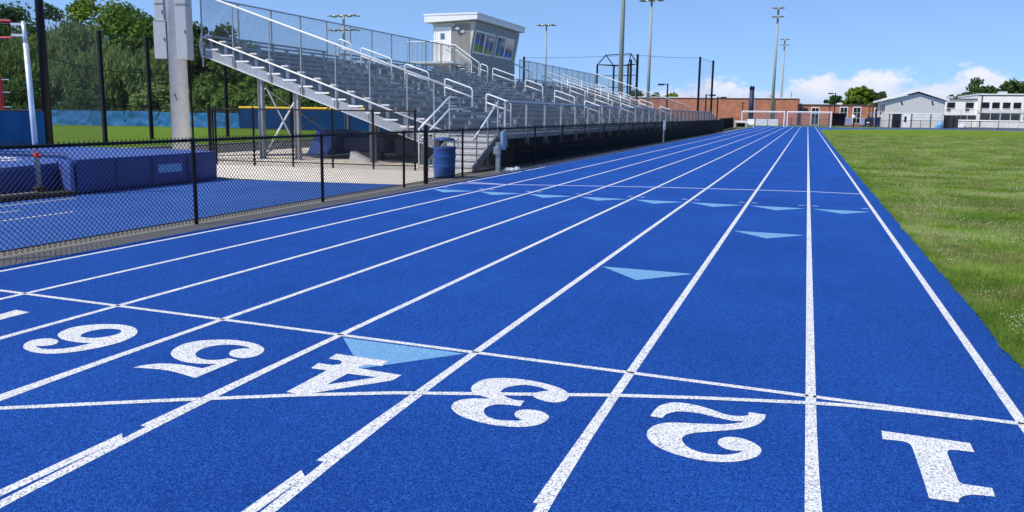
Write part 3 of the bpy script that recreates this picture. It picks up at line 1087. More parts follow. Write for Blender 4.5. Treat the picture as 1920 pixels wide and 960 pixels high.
mat2 = thing('landing_mat', 'blue foam landing mat with white lettering across its top', 'mat', (-14, 8, 0))
T = 0.53
poly = [(-13.05, 4.0), (-13.07, 9.45), (-13.52, 11.02), (-14.7, 12.05), (-17.4, 12.05), (-17.4, 4.0)]
n = len(poly)
rings = [(0.03, 0.03), (0.005, 0.09), (0.0, 0.25), (0.01, T - 0.05), (0.045, T)]
fs = [tuple(range((len(rings) - 1) * n, len(rings) * n))]
for k in range(len(rings) - 1):
    for i in range(n):
        fs.append((k * n + i, k * n + (i + 1) % n, (k + 1) * n + (i + 1) % n, (k + 1) * n + i))
cx, cy = -15, 8
vs = []
for d, z in rings:
    vs += [shr(q, d) + (z,) for q in poly]
MB().add(vs, fs).build('mat_body', 'mat_blue_shaded', mat2)
MB().prism([shr(q, 0.05) for q in poly], T - 0.004, T + 0.012).build('mat_cover', 'mat_blue_lit', mat2)
z = T + 0.018
let = MB()
def tline(a, b_, w):
    let.sheet(strip(a[0], a[1], b_[0], b_[1], w), z)
# big block letters lying on the cover, read from the runway side
for i, strokes in enumerate([[(0, 0, 0, 1), (0, 1, .8, 1)], [(0.4, 0, 0.4, 1), (0, 1, .8, 1)], [(0, 0, 0, 1), (0, 0, .8, 0), (.8, 0, .8, 1)], [(0, 0, 0, 1), (0, 1, .8, 1), (.8, 1, .8, .5), (0, .5, .8, .5), (.4, .5, .8, 0)]]):
    for (a, b1, c, d) in strokes:
        p0 = (-16.9 + b1 * 1.5, 8.9 + i * 0.72 + a * .62)
        p1 = (-16.9 + d * 1.5, 8.9 + i * 0.72 + c * .62)
        tline(p0, p1, 0.17)
let.build('lettering', 'letter_white', mat2)
MB().sheet([(-17.1, 4), (-16.75, 4), (-16.75, 8.3), (-17.1, 8.3)], z).build('stripe', 'letter_white', mat2)
MB().sheet([(-14.9, 4), (-14.7, 4), (-14.7, 11.2), (-14.9, 11.2)], z).build('stripe', 'letter_white', mat2)

base = thing('mat_base_cover', 'black rubber skid strip lying along the foot of the mats', 'strip', (-12.7, 8, 0))
MB().prism([(-12.9, 4), (-12.62, 4), (-12.62, 9.7), (-12.50, 10.5), (-12.9, 10.6)], 0.006, 0.085).build('strip_body', 'rubber_black', base)
MB().prism([(-12.86, 8.2), (-12.70, 8.2), (-12.70, 9.9), (-12.86, 10.0)], 0.085, 0.11).build('strip_top', 'gravel', base)

std = thing('vault_standard', 'silver vault standard with a sliding upright standing in front of the mats', 'standard', (-12.75, 10.0, 0))
# stands at the foot of the mats and leans back a little
sx, sy = -13.02, 10.18
MB().bbox((sx, sy, 0.09), (0.15, 0.2, 0.18), 0.02).build('base', 'rubber_black', std)
MB().tube((sx, sy, 0.16), (sx - .05, sy - .01, 2.72), 0.045, n=14).build('lower_tube', 'sheen_silver', std, True)
MB().tube((sx - .05, sy - .01, 2.6), (sx - .07, sy - .01, 3.10), 0.034, n=14).build('upper_tube', 'sheen_silver', std, True)
MB().lathe((sx, sy, 0.70), [(0.05, 0), (0.062, .01), (0.062, .07), (0.05, .08)], 12).tube((sx + .05, sy, .74), (sx + .11, sy, .74), .02).build('clamp', 'red_paint', std)
MB().beam((sx - .07, sy, 3.05), (sx - .24, sy - .12, 3.05), 0.03, 0.04).build('peg', 'rail_white', std)
MB().beam((sx - .07, sy, 2.86), (sx - .24, sy - .12, 2.86), 0.03, 0.04).build('peg', 'rail_white', std)
fr = thing('bar_frame', 'red bracket frame at the top of the vault standard', 'frame', (sx - .24, sy - .12, 2.8))
MB().path([(sx - 1.5, sy - .75, 3.10), (sx - .24, sy - .12, 3.10), (sx - .24, sy - .12, 2.81), (sx - 1.5, sy - .75, 2.79)], 0.022, 6).build('bracket', 'red_paint', fr)
rp = thing('ladder_post', 'red upright with white pegs at the left border behind the blue windscreen', 'post', (-23.0, 16.95, 0))
MB().tube((-23.0, 16.95, 0), (-23.0, 16.95, 2.46), 0.075, n=10).build('post', 'red_paint', rp)
for z_ in (1.58, 2.02, 2.4):
    MB().tube((-22.94, 16.95, z_), (-22.78, 17.08, z_), 0.02, n=6).build('peg', 'rail_white', rp)

# ================================================================ stadium light pole with cabinets
lp = thing('light_pole', 'thick pale light pole with grey electrical cabinets beside the bleacher corner', 'light pole', (-19.95, 21.0, 0))
MB().tube((-19.95, 21.0, -0.1), (-19.95, 21.0, 26), 0.305, 0.17, 28).build('pole_shaft', 'pole_grey', lp, True)
MB().lathe((-19.95, 21, 0), [(0.42, 0), (0.42, 0.08), (0.36, 0.1)], 20).build('footing', 'concrete', lp)
MB().path([(-19.84, 20.69, 2.02), (-19.84, 20.66, 2.09), (-19.80, 20.66, 2.06), (-19.79, 20.68, 1.94), (-19.77, 20.68, 1.86)], 0.014, 5).build('hook', 'dark_seam', lp)
def cabinet(x, y, z0, z1, w, d, rz, lab):
    c = MB().bbox((x, y, (z0 + z1) / 2), (w, d, z1 - z0), 0.012, rz).build('cabinet', 'cabinet_grey', lp)
    c['label'] = lab
    ca, sa = math.cos(rz), math.sin(rz)
    for k, s in ((0.0, 1),):
        MB().box((x + sa * (d / 2 + .004), y - ca * (d / 2 + .004), z1 - 0.02), (w * 1.0, 0.012, 0.012), rz).build('seam', 'dark_seam', c)
    MB().box((x + sa * (d / 2 + .012) + ca * w * .36, y - ca * (d / 2 + .012) + sa * w * .36, (z0 + z1) / 2), (0.03, 0.02, 0.10), rz).build('handle', 'dark_seam', c)
    return c


cabinet(-20.38, 20.78, 3.25, 4.50, 0.40, 0.30, 0.42, 'lower left cabinet standing proud of the pole')
cabinet(-20.46, 20.86, 4.50, 5.05, 0.30, 0.24, 0.42, 'upper left cabinet')
cabinet(-20.46, 20.86, 5.06, 6.2, 0.30, 0.24, 0.42, 'top left cabinet')
cabinet(-19.47, 20.86, 3.22, 4.96, 0.34, 0.62, 0.42, 'right hand cabinet with a long side')
cabinet(-19.47, 20.86, 4.98, 6.6, 0.34, 0.62, 0.42, 'upper right cabinet')
MB().tube((-19.63, 21.2, 0), (-19.63, 21.2, 3.2), 0.03, n=8).build('conduit', 'steel_black', lp)

# ================================================================ aluminium bleacher
YA, YB = 21.3, 73.0
TR, RISE = 0.611, 0.2009
NX, NZ = -10.54, 0.98                # nose of the lowest footboard
ROWS = 14
XF = -8.32                           # front edge of the raised walkway
SECT = [(21.38, 28.05), (29.35, 42.60), (43.95, 51.85), (53.15, 57.15), (57.85, 61.15), (61.85, 66.35), (67.65, 72.92)]
AISLES = [28.7, 43.28, 52.5, 67.0]


def fx(j):
    return NX - TR * j


def fz(j):
    return NZ + RISE * j


def nose(x):
    return NZ + (NX - x) * RISE / TR


bl = thing('bleacher', 'long aluminium bleacher with many rows of bench seats beside the track', 'bleacher', (-14, YA, 0))

def profile(name, prof, L, mat):
    """XZ outline drawn out along Y"""
    return MB().extrude([(x, 0, z_) for x, z_ in prof], (0, L, 0)).mesh(name, mat)


FOOT = [(-0.606, -0.045), (-0.012, -0.045), (-0.012, -0.10), (0.010, -0.10), (0.010, 0.0), (-0.594, 0.0), (-0.594, RISE - 0.05), (-0.606, RISE - 0.05)]
SEAT_F = [(0.004, -0.03), (0.112, -0.03), (0.112, -0.058), (0.128, -0.058), (0.128, 0.006), (0.120, 0.012), (0.004, 0.012)]
SEAT_B = [(-0.128, -0.03), (-0.004, -0.03), (-0.004, 0.012), (-0.128, 0.012)]
brackets = MB()
for si, (a, b_) in enumerate(SECT):
    L = b_ - a
    ft = profile('footboard', FOOT, L, 'aluminium_plank')
    sf = profile('seat_plank', SEAT_F, L, 'aluminium_plank')
    sb = profile('seat_plank', SEAT_B, L, 'aluminium_plank')
    n = max(2, round(L / 1.83))
    for j in range(ROWS):
        if j == ROWS - 1 and si == 2:
            continue
        x, z_ = fx(j) - 0.42, fz(j) + 0.43
        place(ft, 'footboard', bl, (fx(j), a, fz(j)))
        place(sf, 'seat_plank', bl, (x, a, z_))
        place(sb, 'seat_plank', bl, (x, a, z_))
        for i in range(n + 1):
            y = a + 0.05 + (L - 0.1) * i / n
            brackets.span(x - 0.06, x + 0.05, y - .025, y + .025, z_ - 0.425, z_ - 0.053)
            brackets.span(x - 0.12, x + 0.105, y - .03, y + .03, z_ - 0.053, z_ - 0.032)
stuff(brackets.build('seat_brackets', 'aluminium', bl))

# aisles: full treads, half steps with bright nosing, hoop handrails
gaps = [(SECT[i][1], SECT[i + 1][0]) for i in range(len(SECT) - 1)]
step_cache = {}
for (a, b_) in gaps:
    L = round(b_ - a - .008, 3)
    if L not in step_cache:
        step_cache[L] = (profile('aisle_tread', FOOT, L, 'aluminium_plank'),
                         MB().span(-0.59, -0.32, 0.03, L - .03, 0.002, RISE / 2).mesh('half_step', 'aluminium_plank'),
                         MB().span(-0.03, 0.014, 0.006, L - .006, -0.05, 0.005).mesh('nosing', 'rail_white'),
                         MB().span(-0.325, -0.31, 0.032, L - .032, RISE / 2 - 0.045, RISE / 2 + 0.004).mesh('nosing', 'rail_white'))
    s, h, w, w2 = step_cache[L]
    for j in range(ROWS):
        if j == ROWS - 1 and 43 < a < 50:
            continue
        at = (fx(j), a + .004, fz(j))
        place(s, 'aisle_tread', bl, at)
        if L > 1:
            place(h, 'half_step', bl, at)
            place(w, 'nosing', bl, at)
            place(w2, 'nosing', bl, at)

HR = 0.031


def hoop(xa, xb, y, top=0.92, mid=0.58):
    """two-bar hoop following the slope, xa at the upper end"""
    za, zb = nose(xa), nose(xb)
    m = MB()
    c = 0.09
    dz = c * RISE / TR
    m.path([(xa, y, za - .12), (xa, y, za + top - c), (xa + c * .3, y, za + top - c * .3), (xa + c, y, za + top - dz),
            (xb - c, y, zb + top + dz), (xb - c * .3, y, zb + top - c * .3), (xb, y, zb + top - c), (xb, y, zb - .12)], HR, 8)
    m.tube((xa, y, za + mid), (xb, y, zb + mid), HR * .9, n=8)
    m.build('handrail', 'rail_white', bl, True)


for y in AISLES:
    for xa, xb in ((-17.55, -16.12), (-15.50, -14.42), (-13.70, -12.50), (-11.90, -10.86)):
        hoop(xa, xb, y + (0.0 if y != 67 else 0.4))
HR = 0.031
hoop(-18.75, -18.15, 28.9)
hoop(-18.35, -17.9, 43.35)
# two long rails that divide the stand
for y in (57.5, 61.5):
    m = MB()
    m.path([(-18.9, y, nose(-18.9)), (-18.9, y, nose(-18.9) + 1.02), (-12.4, y, nose(-12.4) + 1.02), (-12.4, y, nose(-12.4))], HR, 8)
    for x in (-17.2, -15.6, -14.0):
        m.tube((x, y, nose(x) - .1), (x, y, nose(x) + 1.02), HR * .85, n=8)
    m.build('handrail', 'rail_white', bl, True)
    m = MB().tube((-18.9, y, nose(-18.9) + .6), (-12.4, y, nose(-12.4) + .6), HR * .85, n=8)
    m.build('handrail', 'rail_white', bl, True)

# frames: raking stringers and columns
for i in range(11):
    y = YA + 0.10 + (YB - YA - 0.2) * i / 10
    MB().beam((-19.1, y, nose(-19.1) - .28), (-10.4, y, nose(-10.4) - .28), 0.07, 0.24).build('stringer', 'aluminium', bl)
    for x in (-16.9, -15.5, -12.7, -10.9):
        h_ = nose(x) - .43
        MB().span(x - .075, x + .075, y - .012, y + .012, 0, h_).span(x - .085, x - .07, y - .07, y + .07, 0, h_).span(x + .07, x + .085, y - .07, y + .07, 0, h_).span(x - .15, x + .15, y - .13, y + .13, 0, 0.02).build('column', 'galvanised', bl)
    if i < 10:
        y2 = YA + 0.10 + (YB - YA - 0.2) * (i + 1) / 10
        MB().tube((-16.8, y, 0.15), (-16.8, y2, 2.3), 0.025, n=6).build('brace', 'galvanised', bl)
        MB().tube((-16.74, y2, 0.15), (-16.74, y, 2.3), 0.025, n=6).build('brace', 'galvanised', bl)
MB().tube((-16.75, YA + .2, 0.35), (-15.55, YA + .2, 2.05), 0.03, n=8).build('brace', 'rail_white', bl)
MB().tube((-16.75, YA + .16, 2.35), (-15.55, YA + .16, 0.3), 0.026, n=8).build('brace', 'galvanised', bl)

# near end: stepped panels, guard posts, sloping rails, wire
EY = YA - 0.03
fxs = [-19.12, -17.83, -16.4, -15.2, -13.92, -12.69, -11.4, -10.35]
for xa, xb in zip(fxs, fxs[1:]):
    xa, xb = xa + .09, xb - .09
    MB().extrude([(xa, EY, nose(xa) - .41), (xb, EY, nose(xb) - .41), (xb, EY, nose(xb) - .13), (xa, EY, nose(xa) - .13)], (0, 0.014, 0)).build('end_panel', 'galvanised', bl)
    MB().beam((xa - .09, EY - .02, nose(xa - .09) - .43), (xb + .09, EY - .02, nose(xb + .09) - .43), 0.08, 0.022).build('end_flange', 'aluminium_bright', bl)
for x in fxs[:-1]:
    MB().extrude([(x - .06, EY - .012, nose(x) - .42), (x + .05, EY - .012, nose(x) - .44), (x + .035, EY - .012, nose(x) - .02), (x - .03, EY - .012, nose(x) - .02)], (0, 0.03, 0)).build('post_bracket', 'galvanised', bl)
for j in range(ROWS):
    MB().span(fx(j) - .50, fx(j) + .01, EY - .012, EY + .02, fz(j) - .05, fz(j) - .002).build('board_cap', 'rail_white', bl)
    MB().span(fx(j) - .55, fx(j) - .29, EY - .012, EY + .06, fz(j) + .395, fz(j) + .445).build('board_cap', 'aluminium_bright', bl)
for ye, far in ((EY - .03, False), (YB + .05, True)):
    xs = [-19.1, -17.83, -16.4, -15.2, -13.92, -12.69, -11.4, -10.5]
    for x in xs:
        MB().tube((x, ye, nose(x) - .45), (x, ye, nose(x) + 1.57), 0.024, n=8).build('guard_post', 'galvanised', bl)
    MB().tube((-19.1, ye, nose(-19.1) + 1.58), (-9.9, ye, nose(-9.9) + 1.56), 0.029, n=10).build('guard_rail', 'rail_white', bl, True)
    MB().tube((-19.1, ye - .03, nose(-19.1) + .20), (-10.2, ye - .03, nose(-10.2) + .20), 0.027, n=10).build('guard_rail', 'rail_white', bl, True)
    mb = MB()
    P = [(-19.1, nose(-19.1) + .02), (-10.3, nose(-10.3) + .02), (-10.3, nose(-10.3) + 1.56), (-19.1, nose(-19.1) + 1.56)]
    chain(mb, P, lambda u, v, ye=ye: (u, ye + .02, v), 0.072, 0.0034, (0, 1, 0))
    mb.build('mesh_panel', 'wire_grey', bl)
MB().path([(-19.12, EY - .02, nose(-19.12) - .5), (-19.2, EY - .02, nose(-19.12) - .1), (-19.12, EY - .02, nose(-19.12) + .3)], 0.04, 6).build('end_bracket', 'aluminium', bl)

# rear guard fence
BXR = -19.15
ZT, ZB_ = 5.30, 3.62
bp = MB().tube((0, 0, 3.0), (0, 0, ZT), 0.028, n=8).mesh('guard_post', 'galvanised')
seg = [(YA, 41.4), (52.2, YB)]
for a, b_ in seg:
    n = round((b_ - a) / 1.85)
    L = (b_ - a) / n
    key = ('rear', round(L, 3))
    mb = MB()
    chain(mb, [(0, ZB_), (L, ZB_), (L, ZT - .03), (0, ZT - .03)], lambda u, v: (0, u, v), 0.072, 0.0027, (1, 0, 0))
    pm = mb.mesh('mesh_panel', 'wire_grey')
    for i in range(n + 1):
        place(bp, 'guard_post', bl, (BXR, a + L * i, 0))
        if i < n:
            place(pm, 'mesh_panel', bl, (BXR + .03, a + L * i, 0))
    MB().tube((BXR, a, ZT), (BXR, b_, ZT), 0.028, n=8).build('guard_rail', 'galvanised', bl)
    MB().tube((BXR, a, ZB_ + .02), (BXR, b_, ZB_ + .02), 0.022, n=8).build('guard_rail', 'galvanised', bl)

# raised walkway along the front
n = 28
for i in range(n):
    a = YA + (YB - YA) * i / n
    b_ = YA + (YB - YA) * (i + 1) / n - .006
    MB().span(NX - .02, XF, a, b_, NZ - .05, NZ - .004).build('walkway_plank', 'aluminium_plank', bl)
MB().span(XF, XF + .05, YA - .02, YB, NZ - .13, NZ + .01).build('edge_beam', 'aluminium_bright', bl)
MB().span(NX - .02, XF + .04, YA - .05, YA - .02, NZ - .2, NZ + .005).build('edge_beam', 'aluminium_bright', bl)
gp = MB().span(-.03, .03, -.02, .02, NZ - .36, NZ + .95).beam((0.03, 0, NZ - .02), (0.10, 0, NZ - .34), 0.05, 0.05).span(-.045, .05, -.03, .03, NZ - .12, NZ + .02).mesh('guard_post', 'galvanised')
n = 28
Lp = (YB - YA - .05) / n
mb = MB()
chain(mb, [(0, NZ + .06), (Lp, NZ + .06), (Lp, NZ + .92), (0, NZ + .92)], lambda u, v: (0, u, v), 0.072, 0.0027, (1, 0, 0))
pm = mb.mesh('mesh_panel', 'wire_grey')
for i in range(n + 1):
    place(gp, 'guard_post', bl, (XF + .06, YA + .05 + Lp * i, 0))
    if i < n:
        place(pm, 'mesh_panel', bl, (XF + .06, YA + .05 + Lp * i, 0))
MB().tube((XF + .06, YA, NZ + .95), (XF + .06, YB, NZ + .95), 0.026, n=8).build('guard_rail', 'galvanised', bl)
MB().tube((XF + .06, YA, NZ + .08), (XF + .06, YB, NZ + .08), 0.018, n=8).build('guard_rail', 'galvanised', bl)
# ramp rails falling to the ground past the far end
MB().path([(XF + .06, YB, NZ + .95), (XF + .06, YB + 8, .95)], 0.026, 8).build('guard_rail', 'galvanised', bl)
MB().extrude([(XF, YB, NZ - .03), (XF, YB + 8, 0.02), (NX, YB + 8, 0.02), (NX, YB, NZ - .03)], (0, 0, -0.04)).build('ramp', 'aluminium_plank', bl)
for i in range(1, 6):
    y = YB + 8 * i / 5
    z_ = NZ * (1 - i / 5)
    MB().tube((XF + .06, y, z_ - .05 if i < 5 else 0), (XF + .06, y, z_ + .95), 0.024, n=6).build('guard_post', 'galvanised', bl)
mb = MB()
chain(mb, [(0, NZ), (8, 0.05), (8, .93), (0, NZ + .93)], lambda u, v: (XF + .06, YB + u, v), 0.072, 0.0027, (1, 0, 0))
mb.build('mesh_panel', 'wire_grey', bl)

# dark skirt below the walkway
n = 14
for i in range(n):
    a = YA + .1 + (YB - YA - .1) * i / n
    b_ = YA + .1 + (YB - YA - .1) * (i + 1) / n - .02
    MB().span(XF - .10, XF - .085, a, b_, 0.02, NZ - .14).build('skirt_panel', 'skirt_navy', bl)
for y in (26.0, 28.1, 29.3, 30.0):
    MB().lathe((XF - .075, y, 0.62), [(0.001, -.03), (.03, -.02), (.03, .02), (.001, .03)], 8).build('bolt_cap', 'rail_white', bl)

# entry stair
SX0, SX1 = -9.80, -8.42
ns = 6
for i in range(ns):
    z1 = NZ * (i + 1) / (ns + 0.0) - 0.004
    z0 = NZ * i / ns
    y0 = 19.35 + 1.85 * i / ns
    y1 = 19.35 + 1.85 * (i + 1) / ns
    MB().span(SX0, SX1, y0, y1 + .015, z1 - .035, z1).build('stair_tread', 'aluminium_bright', bl)
    MB().span(SX0 + .002, SX1 - .002, y0 - .004, y0 + .02, z1 - .05, z1 - .034).build('tread_gap_line', 'dark_seam', bl)  # thin dark strip drawn as a gap line under each tread
    MB().span(SX0 + .004, SX1 - .004, y0 + .018, y0 + .028, z0 + .002, z1 - .036).build('stair_riser', 'rail_white', bl)
for x in (SX0 - .03, SX1 + .03):
    MB().beam((x, 19.3, 0.06), (x, 21.2, NZ - .06), 0.04, 0.22).build('stair_stringer', 'galvanised', bl)
MB().path([(SX1 + .06, 19.25, 0.86), (SX1 + .06, 21.05, NZ + .95)], 0.026, 8).build('handrail', 'aluminium_bright', bl, True)
build_each(MB().tube((SX1 + .06, 19.5, 0), (SX1 + .06, 19.5, 1.0), 0.022, n=8).tube((SX1 + .06, 20.3, 0), (SX1 + .06, 20.3, 1.45), 0.022, n=8).tube((SX1 + .06, 21.05, 0), (SX1 + .06, 21.05, NZ + .95), 0.026, n=8), 'handrail_post', 'galvanised', bl)
for off, top_ in ((0.0, 1.07), (0.0, 0.72)):
    MB().path([(SX0 - .05, 19.1, 0.12 + top_), (SX0 - .05, 20.95, NZ + top_), (SX0 - .05, 21.5 if top_ > 1 else 21.9, NZ + top_)], 0.024, 8).build('handrail', 'aluminium_bright', bl, True)
MB().path([(SX0 - .05, 19.1, 1.19), (SX0 - .05, 19.0, 1.15), (SX0 - .05, 19.0, 0.1), (SX0 - .05, 19.35, 0.1)], 0.026, 8).build('handrail', 'rail_white', bl, True)
build_each(MB().tube((SX0 - .05, 19.3, 0), (SX0 - .05, 19.3, 1.3), 0.022, n=8).tube((SX0 - .05, 20.95, 0), (SX0 - .05, 20.95, NZ + 1.07), 0.024, n=8), 'handrail_post', 'galvanised', bl)

# ================================================================ press box
pb = thing('press_box', 'grey press box with slanted front windows and white roof on top of the bleacher', 'press box', (-20, 47, 3.6))
PY0, PY1 = 43.4, 50.9
PX0, PXB, PXT = -21.5, -19.05, -18.72       # rear, front at sill, front at eaves
PZ0, PZS, PZT = 3.5, 5.15, 6.95


def pfx(z_):
    return PXB + (PXT - PXB) * max(0, min(1, (z_ - PZS) / (PZT - PZS)))


for y, o_ in ((PY0, 1), (PY1, -1)):
    side = [(PX0, y, PZ0), (PXB, y, PZ0), (PXB, y, PZS), (PXT, y, PZT), (PX0, y, PZT - .1)]
    MB().extrude(side, (0, 0.08 * o_, 0)).build('side_wall', 'siding_tan', pb)
    # ribs of the metal siding, their shading lines put into a darker colour
    nr = 15
    for i in range(nr):
        x = PX0 + 1.30 + (PXB - PX0 - 1.36) * i / (nr - 1)
        MB().span(x - .03, x + .03, y - .035 * o_, y + .001 * o_, PZ0 + .01, PZT - .12).build('siding_rib', 'siding_shade', pb)
front = [(PXB, PY0, PZ0), (PXB, PY1, PZ0), (PXB, PY1, PZS), (PXT, PY1, PZT), (PXT, PY0, PZT), (PXB, PY0, PZS)]
MB().extrude([(PXB, PY0 + .08, PZ0), (PXB, PY1 - .08, PZ0), (PXB, PY1 - .08, PZS), (PXB, PY0 + .08, PZS)], (-.08, 0, 0)).build('front_wall', 'siding_front', pb)
MB().extrude([(PXB, PY0 + .08, PZS), (PXB, PY1 - .08, PZS), (PXT, PY1 - .08, PZT), (PXT, PY0 + .08, PZT)], (-.08, 0, 0)).build('front_wall', 'siding_front', pb)
MB().span(PX0, PX0 + .08, PY0 + .08, PY1 - .08, PZ0, PZT - .12).build('rear_wall', 'siding_front', pb)
for k in range(26):
    y = PY0 + .3 + (PY1 - PY0 - .6) * k / 25
    MB().span(PXB, PXB + .014, y - .02, y + .02, PZ0, PZS - .06).build('siding_rib', 'siding_front', pb)
MB().tube((PXB - .01, PY0 - .012, PZ0), (PXB - .01, PY0 - .012, PZS), .04, n=4).tube((PXB - .01, PY0 - .012, PZS), (PXT - .01, PY0 - .012, PZT - .02), .04, n=4).build('corner_trim', 'siding_tan', pb)
MB().tube((PXB - .01, PY1 + .012, PZ0), (PXB - .01, PY1 + .012, PZS), .045, n=4).tube((PXB - .01, PY1 + .012, PZS), (PXT - .01, PY1 + .012, PZT - .02), .045, n=4).build('corner_trim', 'trim_white', pb)
# roof: thick white slab, higher towards the track
rf = MB().extrude([(PX0 - .42, PY0 - .38, 6.90), (PXT + .26, PY0 - .38, 7.02), (PXT + .26, PY0 - .38, 7.36), (PX0 - .42, PY0 - .38, 7.24)], (0, PY1 - PY0 + .76, 0)).build('roof', 'trim_white', pb)
MB().span(PX0 - .44, PXT + .29, PY0 - .41, PY0 - .38, 7.30, 7.40).build('roof_edge', 'trim_white', rf)
MB().span(PXT + .26, PXT + .30, PY0 - .40, PY1 + .40, 7.30, 7.40).build('roof_edge', 'trim_white', rf)
# windows in the leaning front, each with two sliding halves of two panes
def fpt(y, s, off=0.0):
    """point on the leaning front, s metres up the slope from the sill"""
    L = math.hypot(PXT - PXB, PZT - PZS)
    ux, uz = (PXT - PXB) / L, (PZT - PZS) / L
    return (PXB + ux * s + uz * off, y, PZS + uz * s - ux * off)


def fquad(y0, y1, s0, s1, off, depth, name, mat, par):
    return MB().extrude([fpt(y0, s0, off), fpt(y1, s0, off), fpt(y1, s1, off), fpt(y0, s1, off)], tuple(Vector(fpt(0, 0, off - depth)) - Vector(fpt(0, 0, off)))).build(name, mat, par)


for wi, (a, b_) in enumerate(((43.62, 46.75), (47.12, 50.25))):
    s0, s1 = -0.02, 1.34
    fr = fquad(a, b_, s0, s1, 0.03, 0.05, 'window', 'trim_white', pb)
    fr['label'] = 'window bank nearer the door' if wi == 0 else 'window bank at the far end'
    pw = (b_ - a) / 4
    for k in range(4):
        fquad(a + pw * k + (.10 if k % 2 == 0 else .03), a + pw * (k + 1) - (.03 if k % 2 == 0 else .10), s0 + .10, s1 - .10, 0.036, 0.012, 'pane', 'window_glass', fr)
    fquad(a + 2 * pw - .08, a + 2 * pw + .08, s0 + .01, s1 - .01, 0.052, 0.02, 'mullion', 'trim_white', fr)
# door, lamp and vent on the end wall
dr = MB().span(-21.34, -20.36, PY0 - .05, PY0 + .0, 4.55, 6.56).build('door', 'door_white', pb)
MB().span(-21.42, -21.34, PY0 - .07, PY0, 4.52, 6.64).span(-20.36, -20.28, PY0 - .07, PY0, 4.52, 6.64).span(-21.34, -20.36, PY0 - .07, PY0, 6.56, 6.64).build('door_frame', 'trim_white', dr)
MB().span(-21.0, -20.72, PY0 - .06, PY0 - .045, 5.92, 6.28).build('door_window', 'window_glass', dr)
MB().lathe((-20.46, PY0 - .09, 5.5), [(.001, -.03), (.03, -.02), (.03, .02), (.001, .03)], 8).build('handle', 'dark_seam', dr)
MB().lathe((-19.82, PY0 - .12, 6.48), [(.05, .12), (.16, .04), (.16, .0), (.10, -.04), (.02, -.06)], 12).build('wall_lamp', 'lamp_glass', pb)
MB().span(-19.70, -19.40, PY0 - .10, PY0, 6.28, 6.42).build('junction_box', 'cabinet_grey', pb)
MB().span(-20.2, -20.1, PY0 - .08, PY0, 6.72, 6.80).build('camera_box', 'trim_white', pb)
# landing and its rails, stair rails down to the top row
ld = MB().span(-22.3, -19.35, 41.6, PY0 - .08, 4.40, 4.52).build('landing', 'aluminium_bright', pb)
for x in [-22.3 + .32 * i for i in range(8)]:
    MB().span(x - .015, x + .015, 41.6, 41.63, 4.52, 5.62).build('baluster', 'galvanised', ld)
MB().tube((-22.3, 41.6, 5.64), (-20.2, 41.6, 5.64), .03, n=8).build('landing_rail', 'rail_white', ld)
for y in (42.0, 43.1):
    MB().path([(-20.2, y, 5.60), (-19.9, y, 5.55), (-18.35, y, nose(-18.35) + .95), (-18.35, y, nose(-18.35))], .028, 8).build('stair_rail', 'rail_white', ld)
    MB().path([(-20.0, y, 5.25), (-18.35, y, nose(-18.35) + .55)], .022, 8).build('stair_rail', 'galvanised', ld)
for i in range(4):
    MB().span(-19.3 + .25 * i, -19.08 + .25 * i, 42.0, 43.1, 4.25 - .17 * i, 4.29 - .17 * i).build('stair_tread', 'aluminium_bright', ld)
for x in (-21.9, -19.6):
    for y in (41.75, 43.2):
        MB().span(x - .06, x + .06, y - .06, y + .06, 0, 4.4).build('landing_post', 'galvanised', ld)
for x in (PX0 + .15, PXB - .2):
    for y in (PY0 + .3, 47.1, PY1 - .3):
        MB().span(x - .09, x + .09, y - .09, y + .09, 0, PZ0 + .02).build('support_post', 'galvanised', pb)
for y in (51.15, 51.6):
    MB().path([(-19.3, y, 5.0), (-18.0, y, nose(-18) + .95), (-18.0, y, nose(-18))], .026, 8).build('stair_rail', 'rail_white', ld)

# ================================================================ things by the bleacher
CXN, CYN = -8.34, 17.45
can = thing('trash_can', 'blue trash barrel with a raised blue lid beside the fence corner post', 'trash can', (CXN, CYN, 0))
MB().lathe((CXN, CYN, 0), [(0.25, 0), (0.262, 0.02), (0.265, 0.26), (0.275, 0.28), (0.265, 0.30), (0.27, 0.5), (0.28, 0.52), (0.27, 0.54), (0.272, 0.72), (0.288, 0.74), (0.284, 0.77), (0.265, 0.76), (0.255, 0.5)], 28).build('barrel', 'can_blue', can, True)
MB().lathe((CXN, CYN, 0.92), [(0.25, 0), (0.262, .02), (0.22, .06), (0.02, .08)], 24).build('lid', 'can_blue', can, True)
for a in (0.4, 2.5, 4.6):
    MB().tube((CXN + .25 * math.cos(a), CYN + .25 * math.sin(a), .72), (CXN + .25 * math.cos(a), CYN + .25 * math.sin(a), .925), .012, n=6).build('lid_bracket', 'dark_seam', can)

sp = thing('utility_post', 'short galvanised post carrying a blue grey box at the foot of the stair', 'post', (-7.82, 19.75, 0))
MB().span(-7.88, -7.78, 19.7, 19.8, 0, .82).span(-7.93, -7.73, 19.64, 19.86, 0, .02).build('post', 'galvanised', sp)
MB().bbox((-7.84, 19.70, 0.60), (0.17, 0.14, 0.2), .02).build('bracket', 'galvanised', sp)
MB().bbox((-7.78, 20.0, 0.86), (0.1, 0.22, 0.50), .015).build('box', 'box_blue_grey', sp)
sp2 = thing('utility_post', 'thin grey post with a small plate standing halfway along the bleacher front', 'post', (-7.75, 45.5, 0))
MB().tube((-7.75, 45.5, 0), (-7.75, 45.5, 1.1), .05, n=8).build('post', 'galvanised', sp2)
MB().span(-7.72, -7.69, 45.2, 45.8, .75, 1.3).build('plate', 'aluminium_bright', sp2)
lt = thing('litter', 'crumpled pale scrap lying at the track edge by the stair', 'litter', (-7.8, 20.6, 0))
mb = MB()
rnd = random.Random(4)
